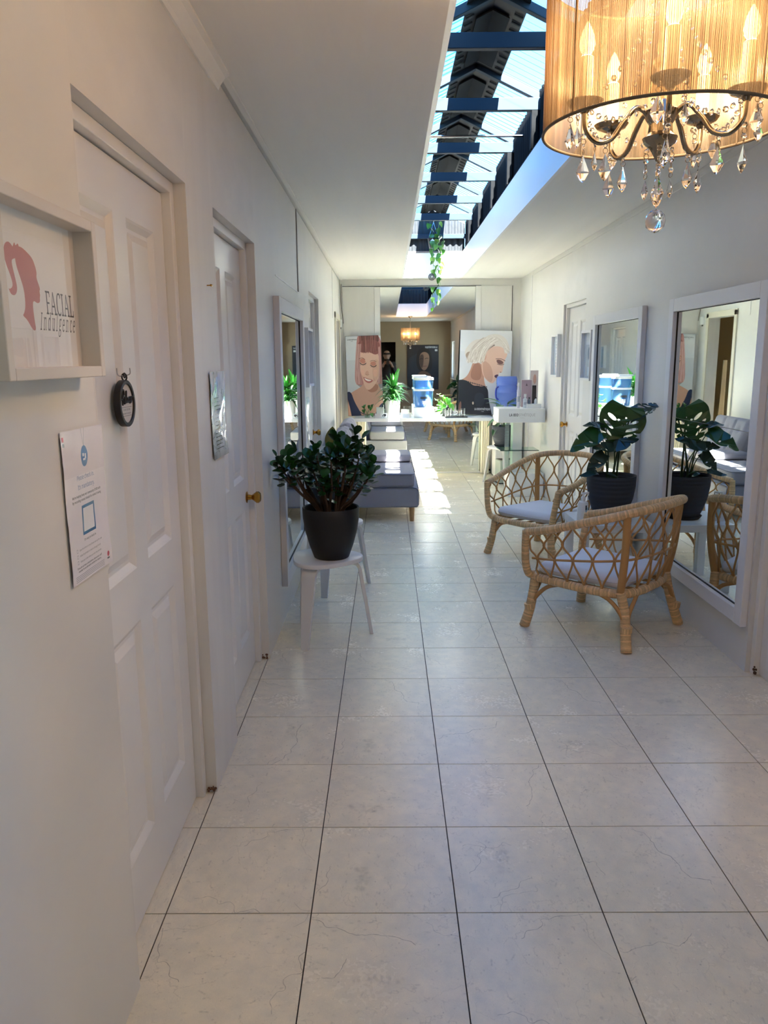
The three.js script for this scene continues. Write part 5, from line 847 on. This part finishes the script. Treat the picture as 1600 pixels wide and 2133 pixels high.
// big blue water bottle on its white stand, potted plant on the stool in front
{
  const c = thing('cooler_stand', 'plain white water cooler cabinet behind the charcoal pot', 'cabinet', [1.50, 0, -9.93]);
  part('body', rlim(-0.15, 0.15, 0.02, 0.79, -0.16, 0.16, 0.012), M.white, c); part('door', rlim(-0.135, 0.135, 0.06, 0.6, 0.16, 0.166, 0.003), M.whiteMatt, c); part('foot', [rlim(-0.14, 0.14, 0, 0.02, -0.15, 0.15, 0.004)], M.blackPlastic, c);
  const b = thing('water_jug', 'large blue plastic water bottle with a side handle', 'bottle', [1.50, 0.79, -9.93], rad(20));
  const blue = phys(0x7a9ae6, 0.12, { transmission: 0.55, thickness: 0, ior: 1.45, side: THREE.DoubleSide });
  const pr = [[0, 0], [0.12, 0], [0.13, 0.01]]; for (let k = 0; k < 5; k++) { const y = 0.03 + k * 0.09; pr.push([0.131, y], [0.131, y + 0.066], [0.127, y + 0.072], [0.127, y + 0.082]); } pr.push([0.128, 0.47], [0.12, 0.487], [0.0, 0.49]);
  part('body', lathe(pr, 48), blue, b); part('handle', tube([V(-0.128, 0.36, 0.02), V(-0.155, 0.34, 0.02), V(-0.155, 0.22, 0.02), V(-0.128, 0.2, 0.02)], 0.011, 20, 8), std(0x24369a, 0.3), b);
  const g = thing('potted_peace_lily', 'broad green leaves in a charcoal pot on the stool by the end-wall table', 'plant', [1.40, 0.449, -9.42]);
  part('saucer', lathe([[0, 0], [0.1, 0], [0.116, 0.022], [0.11, 0.022], [0.096, 0.006], [0, 0.006]], 36), std(0x2a2f36, 0.7), g);
  part('pot', lathe([[0, 0.006], [0.088, 0.006], [0.095, 0.01], [0.125, 0.08], [0.143, 0.16], [0.148, 0.25], [0.14, 0.25], [0.135, 0.2], [0, 0.2]], 48), std(0x3a4048, 0.8, { bumpMap: ribs, bumpScale: 0.003 }), g);
  const G = leafGeo(0.22, 0.09, oval, { fold: 0.25, droop: 0.35, n: 10 }), m = [leafMat(0x1f6a24, 0.3, 0.3), leafMat(0x154a1c, 0.3, 0.2)];
  [[-1.5, 0.6, 0.52], [1.3, 0.75, 0.52], [-0.5, 0.1, 0.5], [0.6, 0.15, 0.5], [-2.2, 0.5, 0.48], [2.2, 0.5, 0.5], [-1.3, -0.3, 0.36], [-1.0, -0.6, 0.3]].forEach(([yaw, pitch, h], i) => { const q = V(Math.sin(yaw) * 0.05, h, Math.cos(yaw) * 0.05); part('stem', limb([V(0, 0.2, 0), V(q.x * 0.3, h * 0.7, q.z * 0.3), q], 0.004, 0.003, 10, 6), std(0x3b5a2a, 0.6), g); aim(part('leaf', G, m[i % 2], g), q, yaw, pitch, 0, 0.95); });
  const q = thing('waste_bin', 'pale green-grey square bin under the stool by the end-wall table', 'bin', [1.43, 0, -9.44], rad(10));
  part('body', rlim(-0.10, 0.10, 0.012, 0.29, -0.10, 0.10, 0.012), std(0xa9b5ad, 0.5), q); part('foot_rim', rlim(-0.105, 0.105, 0, 0.012, -0.105, 0.105, 0.004), std(0x2b302e, 0.5), q); part('opening', rlim(-0.085, 0.085, 0.286, 0.292, -0.085, 0.085, 0.003), M.dark, q);  // black plate on the solid body stands for the shaded hollow
}
// ---------------------------------------------------------------- plant hanging in the skylight
{
  const g = thing('hanging_pothos', 'trailing pothos in a dark pot hanging at the end of the skylight', 'plant', [0.56, 2.80, -9.80]);
  part('pot', lathe([[0, 0], [0.05, 0], [0.068, 0.1], [0.072, 0.115], [0.066, 0.115], [0.06, 0.09], [0, 0.09]], 30), std(0x0d0f11, 0.5), g);
  part('hanger', [tube([V(0.066, 0.11, 0), V(0.03, 0.2, 0), V(0, 0.3, 0)], 0.002, 8, 5), tube([V(-0.066, 0.11, 0), V(-0.03, 0.2, 0), V(0, 0.3, 0)], 0.002, 8, 5), tube([V(0, 0.3, 0), V(0, 0.36, 0.2), V(0, 0.315, 0.46)], 0.002, 10, 5)], M.chrome, g);
  part('price_tag', new THREE.PlaneGeometry(0.035, 0.035).rotateZ(0.8).translate(-0.015, 0.08, 0.073), M.white, g);
  const G = leafGeo(0.075, 0.058, heart, { fold: 0.18, droop: 0.3, n: 7 }), r = rng(41), m = [leafMat(0x5f9a3a, 0.35, 0.45), leafMat(0x86b84a, 0.35, 0.5), leafMat(0x3f7d34, 0.35, 0.35)], stem = std(0x6a8a3a, 0.6);
  const vines = [[[0, 0.1, 0.05], [0.03, 0.05, 0.09], [0.05, -0.2, 0.1], [0.06, -0.4, 0.1], [0.055, -0.62, 0.1]], [[0.02, 0.1, 0.04], [0.06, 0.08, 0.1], [0.08, -0.1, 0.1], [0.07, -0.35, 0.11]], [[-0.02, 0.1, 0.05], [-0.03, 0.06, 0.1], [-0.01, -0.15, 0.1], [0.0, -0.3, 0.1]], [[0.04, 0.1, 0.03], [0.08, 0.15, 0.05], [0.12, 0.08, 0.06], [0.11, -0.02, 0.08]], [[0, 0.1, 0], [-0.03, 0.22, 0.02], [-0.05, 0.28, 0.03]], [[0.02, 0.1, 0], [0.05, 0.2, 0.02], [0.07, 0.3, 0.02]]];
  vines.forEach((pts, k) => {
    const c = new THREE.CatmullRomCurve3(pts.map((p) => V(...p))), n = [16, 11, 9, 5, 3, 3][k];
    part('vine', new THREE.TubeGeometry(c, 30, 0.0025, 5), stem, g);
    for (let i = 1; i <= n; i++) { const p = c.getPointAt(i / n); aim(part('leaf', G, m[Math.floor(r() * 3)], g), p, r() * 6.28, -0.5 - r() * 0.7, (r() - 0.5), 0.75 + 0.45 * r()); }
  });
  const o = thing('spiral_ornament', 'dark spiral rosette ornament hanging among the pothos vines', 'ornament', [0.53, 2.455, -9.59]);
  const pts = []; for (let i = 0; i <= 60; i++) { const a = i / 60 * 6.28 * 3; pts.push(V(Math.cos(a) * (0.006 + 0.036 * i / 60), Math.sin(a) * (0.006 + 0.036 * i / 60), 0.01 * Math.cos(i / 60 * 3))); }
  part('coil', tube(pts, 0.005, 120, 6), std(0x2a2a2e, 0.5), o); part('wire', tube([V(0, 0.04, 0), V(0.01, 0.2, -0.01), V(0.02, 0.36, -0.04)], 0.0012, 10, 5), M.chrome, o);
}
// ---------------------------------------------------------------- chandelier
{
  const cx = 0.545, cz = -1.665, R = 0.228, y0 = 1.935, y1 = 2.225;
  const g = thing('chandelier', 'crystal chandelier in a sheer beige string drum shade with candle bulbs', 'chandelier', [cx, 0, cz]);
  const metal = std(0x8f8574, 0.16, { metalness: 1 }), crystal = phys(0xffffff, 0.0, { transmission: 1, thickness: 0.02, ior: 1.52, specularIntensity: 1 }), rim = std(0x5c5346, 0.6);
  // sheer drum, hung with strings
  const tone = dataTex(1024, 4, (x) => { const v = 130 + 70 * vnoise(x / 3, 0.5, 3) + 35 * vnoise(x / 17, 0.5, 8); return [Math.min(255, v * 1.05), Math.min(255, v * 0.96), Math.min(255, v * 0.82)]; }, true);
  const sheer = phys(0xffffff, 0.3, { map: tone, transmission: 0.92, thickness: 0, side: THREE.DoubleSide });
  part('shade', new THREE.CylinderGeometry(R, R, y1 - y0, 96, 1, true).translate(0, (y0 + y1) / 2, 0), sheer, g);
  const r = rng(12), str = [];
  for (let i = 0; i < 420; i++) { const a = i / 420 * 6.2832 + r() * 0.006, w = 0.0005 + 0.0011 * r() * r(); str.push(new THREE.BoxGeometry(w, y1 - y0, 0.0006).translate(0, (y0 + y1) / 2, R + 0.001).rotateY(a)); }
  const fringe = part('string_fringe', str, phys(0x9a8058, 0.5, { transmission: 0.6, thickness: 0 }), g); fringe.userData.kind = 'stuff';
  part('shade_ring', new THREE.TorusGeometry(R + 0.001, 0.0032, 8, 96).rotateX(Math.PI / 2).translate(0, y0, 0), rim, g);
  part('shade_ring', new THREE.TorusGeometry(R + 0.001, 0.0032, 8, 96).rotateX(Math.PI / 2).translate(0, y1, 0), rim, g);
  for (let k = 0; k < 4; k++) part('shade_rib', new THREE.CylinderGeometry(0.0022, 0.0022, y1 - y0, 6).translate(R - 0.002, (y0 + y1) / 2, 0).rotateY(0.5 + k * Math.PI / 2), rim, g);
  part('shade_spider', [0, 1, 2].map((k) => new THREE.CylinderGeometry(0.002, 0.002, R, 6).rotateZ(Math.PI / 2).translate(R / 2, y1 - 0.01, 0).rotateY(k * 2.094)), metal, g);
  // column, canopy, chain
  part('canopy', lathe([[0, CY - 0.002], [0.055, CY - 0.002], [0.055, CY - 0.012], [0.03, CY - 0.035], [0.008, CY - 0.045], [0, CY - 0.045]], 32), metal, g);
  for (let k = 0; k < 9; k++) part('chain_link', new THREE.TorusGeometry(0.009, 0.0018, 6, 14).scale(0.7, 1.25, 0.7).rotateY(k % 2 ? Math.PI / 2 : 0).translate(0, CY - 0.055 - k * 0.0185, 0), metal, g);
  part('glass_column', lathe([[0.008, y0 + 0.035], [0.02, y0 + 0.045], [0.026, y0 + 0.07], [0.022, y0 + 0.1], [0.012, y0 + 0.112], [0.02, y0 + 0.12], [0.02, y0 + 0.128], [0.012, y0 + 0.138], [0.016, y0 + 0.155], [0.011, y0 + 0.17], [0.014, y0 + 0.2], [0.011, y0 + 0.26], [0.008, y0 + 0.38]], 28), phys(0xfff4e2, 0.02, { transmission: 0.9, thickness: 0, ior: 1.5, side: THREE.DoubleSide }), g);
  part('centre_rod', new THREE.CylinderGeometry(0.004, 0.004, 0.45, 8).translate(0, y0 + 0.2, 0), metal, g);
  part('hub', lathe([[0, y0 - 0.062], [0.006, y0 - 0.058], [0.012, y0 - 0.045], [0.018, y0 - 0.035], [0.03, y0 - 0.025], [0.034, y0 - 0.015], [0.024, y0 - 0.006], [0.022, y0 + 0.01], [0.03, y0 + 0.022], [0.034, y0 + 0.034], [0.02, y0 + 0.044], [0, y0 + 0.046]], 32), metal, g);
  const bulbMat = new THREE.MeshStandardMaterial({ color: 0xfff0d8, emissive: new THREE.Color(1, 0.66, 0.30), emissiveIntensity: 3, roughness: 0.3 });
  const candle = std(0xefe6d2, 0.5), cupG = lathe([[0, 0], [0.007, 0], [0.01, 0.006], [0.03, 0.014], [0.036, 0.022], [0.034, 0.023], [0.026, 0.017], [0, 0.016]], 28);
  const bulbG = lathe([[0, 0], [0.006, 0.001], [0.013, 0.012], [0.0155, 0.022], [0.012, 0.04], [0.006, 0.054], [0.0015, 0.062], [0, 0.063]], 18);
  const drop = (h, w) => { const q = [], n = 6; const gg = new THREE.CylinderGeometry(0.0001, 1, 1, n, 1, true).scale(w, h * 0.62, w * 0.55).translate(0, -h * 0.31, 0), b = new THREE.CylinderGeometry(1, 0.45, 1, n, 1, true).scale(w, h * 0.26, w * 0.55).translate(0, -h * 0.75, 0), e = new THREE.CylinderGeometry(0.45, 0.0001, 1, n, 1, true).scale(w, h * 0.12, w * 0.55).translate(0, -h * 0.94, 0); const m = join([gg, b, e]); m.computeVertexNormals(); return m; };
  const bead = new THREE.IcosahedronGeometry(0.0065, 0).scale(1, 1, 0.6), loopG = new THREE.TorusGeometry(0.0048, 0.0007, 5, 12), dropG = drop(0.052, 0.0145), dropS = drop(0.04, 0.011);
  const strand = (p, n, last, par) => { for (let k = 0; k < n; k++) { const b = part('bead', bead, crystal, par); b.position.set(p.x, p.y - 0.008 - k * 0.019, p.z); b.rotation.y = k * 1.3 + p.x * 40; const l = part('wire_loop', loopG, metal, par); l.position.set(p.x, p.y - 0.0175 - k * 0.019, p.z); l.rotation.y = k; } const d = part('crystal_drop', last, crystal, par); d.position.set(p.x, p.y - 0.004 - n * 0.019, p.z); d.rotation.y = p.x * 60; };
  for (let k = 0; k < 5; k++) {
    const a = 0.55 + k * 2 * Math.PI / 5, c = Math.cos(a), s = Math.sin(a), at = (rr, y) => V(c * rr, y, s * rr);
    part('arm', tube([at(0.012, y0 + 0.0), at(0.03, y0 + 0.03), at(0.05, y0 + 0.04), at(0.075, y0 + 0.015), at(0.10, y0 - 0.018), at(0.128, y0 - 0.024), at(0.15, y0 - 0.004), at(0.155, y0 + 0.03)], 0.0052, 44, 8), metal, g);
    const cup = part('candle_cup', cupG, metal, g); cup.position.copy(at(0.155, y0 + 0.028));
    const sl = part('candle_sleeve', lathe([[0, 0], [0.0135, 0], [0.0135, 0.085], [0.009, 0.088], [0, 0.088]], 20), candle, g); sl.position.copy(at(0.155, y0 + 0.044));
    const bu = part('bulb', bulbG, bulbMat, g); bu.position.copy(at(0.155, y0 + 0.130));
    const pl = new THREE.PointLight(new THREE.Color(1, 0.66, 0.36), 0.34); pl.position.copy(at(0.155, y0 + 0.158)); pl.castShadow = true; pl.shadow.radius = 0.6; pl.name = 'bulb_light'; g.add(pl);
    for (const [rr, da, n, big] of [[0.178, 0.12, 1, 1], [0.178, -0.14, 2, 0], [0.11, 0.0, 1, 1], [0.155, 0.0, 2, 1]]) { const q = V(Math.cos(a + da) * rr, y0 + (rr > 0.17 ? 0.04 : rr < 0.12 ? -0.022 : -0.006), Math.sin(a + da) * rr); strand(q, n, big ? dropG : dropS, g); }
    // swag of beads from cup to cup
    const a2 = a + 2 * Math.PI / 5; for (let i = 1; i < 11; i++) { const t = i / 11, p = at(0.155, y0 + 0.04).lerp(V(Math.cos(a2) * 0.155, y0 + 0.04, Math.sin(a2) * 0.155), t).add(V(0, -0.16 * t * (1 - t), 0)); const b = part('bead', bead, crystal, g); b.position.copy(p); b.rotation.y = i; }
    for (let i = 0; i < 12; i++) { const t = i / 12, p = V(c * (0.03 + 0.1 * t * t), y0 + 0.26 - 0.2 * t, s * (0.03 + 0.1 * t * t)); const b = part('bead', bead, crystal, g); b.position.copy(p); }
  }
  for (let k = 0; k < 4; k++) { const a = k * 1.57 + 0.3; strand(V(Math.cos(a) * 0.024, y0 - 0.03, Math.sin(a) * 0.024), 3, k % 2 ? dropG : dropS, g); }
  part('wire_loop', new THREE.TorusGeometry(0.005, 0.0008, 5, 12).translate(0, y0 - 0.066, 0), metal, g);
  for (let k = 0; k < 4; k++) { const b = part('bead', bead, crystal, g); b.position.set(0, y0 - 0.078 - k * 0.018, 0); }
  part('crystal_ball', new THREE.IcosahedronGeometry(0.0205, 1).scale(1, 1.12, 1).translate(0, y0 - 0.172, 0), crystal, g);
}
// ---------------------------------------------------------------- the person taking the photograph, seen in the end mirror
{
  const g = thing('person', 'person in dark clothes and cap holding up a phone, reflected in the end mirror', 'person', [-0.02, 0, 0.30]);
  const bones = [];
  const bone = (a, b, ra, rb) => bones.push([V(...a), V(...b), ra, rb]);
  bone([0, 1.0, 0], [0, 1.32, 0], 0.13, 0.15); bone([0, 1.32, 0], [0, 1.46, 0], 0.12, 0.06); bone([0, 1.46, 0], [0, 1.52, -0.01], 0.055, 0.05);
  bone([-0.09, 0.98, 0], [-0.11, 0.52, 0.01], 0.085, 0.06); bone([-0.11, 0.52, 0.01], [-0.12, 0.07, 0.03], 0.058, 0.04); bone([-0.12, 0.05, 0.03], [-0.13, 0.035, -0.13], 0.04, 0.033);
  bone([0.09, 0.98, 0], [0.11, 0.52, 0.01], 0.085, 0.06); bone([0.11, 0.52, 0.01], [0.12, 0.07, 0.03], 0.058, 0.04); bone([0.12, 0.05, 0.03], [0.13, 0.035, -0.13], 0.04, 0.033);
  for (const s of [-1, 1]) { bone([s * 0.18, 1.38, 0], [s * 0.22, 1.16, -0.06], 0.052, 0.042); bone([s * 0.22, 1.16, -0.06], [s * 0.085 + 0.02, 1.40, -0.20], 0.04, 0.03); bone([s * 0.1, 1.36, 0], [s * 0.18, 1.38, 0], 0.07, 0.055); }
  bone([0, 1.56, -0.01], [0, 1.64, -0.015], 0.075, 0.088); bone([0, 1.55, -0.07], [0, 1.6, -0.085], 0.028, 0.024); bone([0, 1.585, -0.1], [0, 1.575, -0.115], 0.014, 0.012); bone([-0.085, 1.59, 0], [-0.09, 1.61, 0.01], 0.016, 0.014); bone([0.085, 1.59, 0], [0.09, 1.61, 0.01], 0.016, 0.014);
  const dist = (p) => { let d = 9; for (const [a, b, ra, rb] of bones) { const ab = b.clone().sub(a), t = Math.max(0, Math.min(1, p.clone().sub(a).dot(ab) / ab.lengthSq())), e = p.distanceTo(a.clone().addScaledVector(ab, t)) - (ra + (rb - ra) * t), k = 0.03, h = Math.max(0, Math.min(1, 0.5 + 0.5 * (d - e) / k)); d = d * (1 - h) + e * h - k * h * (1 - h); } return d; };
  const N = 84, mc = new MarchingCubes(N, new THREE.MeshBasicMaterial(), false, false, 200000); mc.isolation = 0;
  const half = 0.93, cy = 0.88;
  for (let z = 0; z < N; z++) for (let y = 0; y < N; y++) for (let x = 0; x < N; x++) { const px = (x - N / 2) / (N / 2) * half, pz = (z - N / 2) / (N / 2) * half; mc.field[x + y * N + z * N * N] = (Math.abs(px) > 0.36 || Math.abs(pz) > 0.32) ? -1 : -dist(V(px, (y - N / 2) / (N / 2) * half + cy, pz)); }
  mc.update();
  const n = mc.count, geo = new THREE.BufferGeometry(); geo.setAttribute('position', new THREE.BufferAttribute(mc.positionArray.slice(0, n * 3), 3)); geo.setAttribute('normal', new THREE.BufferAttribute(mc.normalArray.slice(0, n * 3), 3)); geo.scale(half, half, half).translate(0, cy, 0);
  // one body; cloth and skin by place
  const col = new Float32Array(n * 3), P = geo.attributes.position; for (let i = 0; i < n; i++) { const y = P.getY(i), z = P.getZ(i), skin = (y > 1.5 && Math.abs(P.getX(i)) < 0.13) || (y > 1.3 && z < -0.15 && y < 1.45); const c = skin ? [0.3, 0.19, 0.14] : y < 1.0 ? [0.02, 0.022, 0.03] : [0.012, 0.012, 0.014]; col.set(c, i * 3); }
  geo.setAttribute('color', new THREE.BufferAttribute(col, 3));
  part('body', geo, new THREE.MeshStandardMaterial({ vertexColors: true, roughness: 0.8 }), g);
  part('cap', [new THREE.SphereGeometry(0.097, 24, 12, 0, Math.PI * 2, 0, Math.PI / 2).translate(0, 1.625, -0.01), rlim(-0.07, 0.07, 1.625, 1.637, -0.17, -0.07, 0.005)], std(0x0d0d10, 0.8), g);
  const skin = std(0x9c6a50, 0.6);
  for (const s of [-1, 1]) { const h = new THREE.Group(); h.name = 'hand'; h.position.set(0.02 + s * 0.075, 1.415, -0.215); g.add(h); part('palm', rlim(-0.014, 0.014, -0.045, 0.04, -0.02, 0.03, 0.012, 3), skin, h); for (let k = 0; k < 4; k++) part('finger', limb([V(s * -0.004, 0.032 - k * 0.02, -0.012), V(s * -0.006, 0.034 - k * 0.02, -0.034), V(s * -0.03, 0.034 - k * 0.02, -0.042), V(s * (-0.045 + 0.004 * k), 0.033 - k * 0.02, -0.036)], 0.0088, 0.0072, 10, 7), skin, h); part('thumb', limb([V(0, -0.02, 0.02), V(s * -0.02, 0.0, 0.03), V(s * -0.035, 0.015, 0.022)], 0.0105, 0.008, 8, 7), skin, h); }
  const ph = thing('phone', 'dark phone held up in both hands by the reflected person', 'phone', [0.0, 1.36, 0.062]);
  part('case', rlim(-0.037, 0.037, 0, 0.147, -0.004, 0.004, 0.003), M.blackPlastic, ph); part('screen', lim(-0.034, 0.034, 0.004, 0.143, 0.0041, 0.0046), std(0x111418, 0.1), ph);
}
renderer.render(scene, camera);
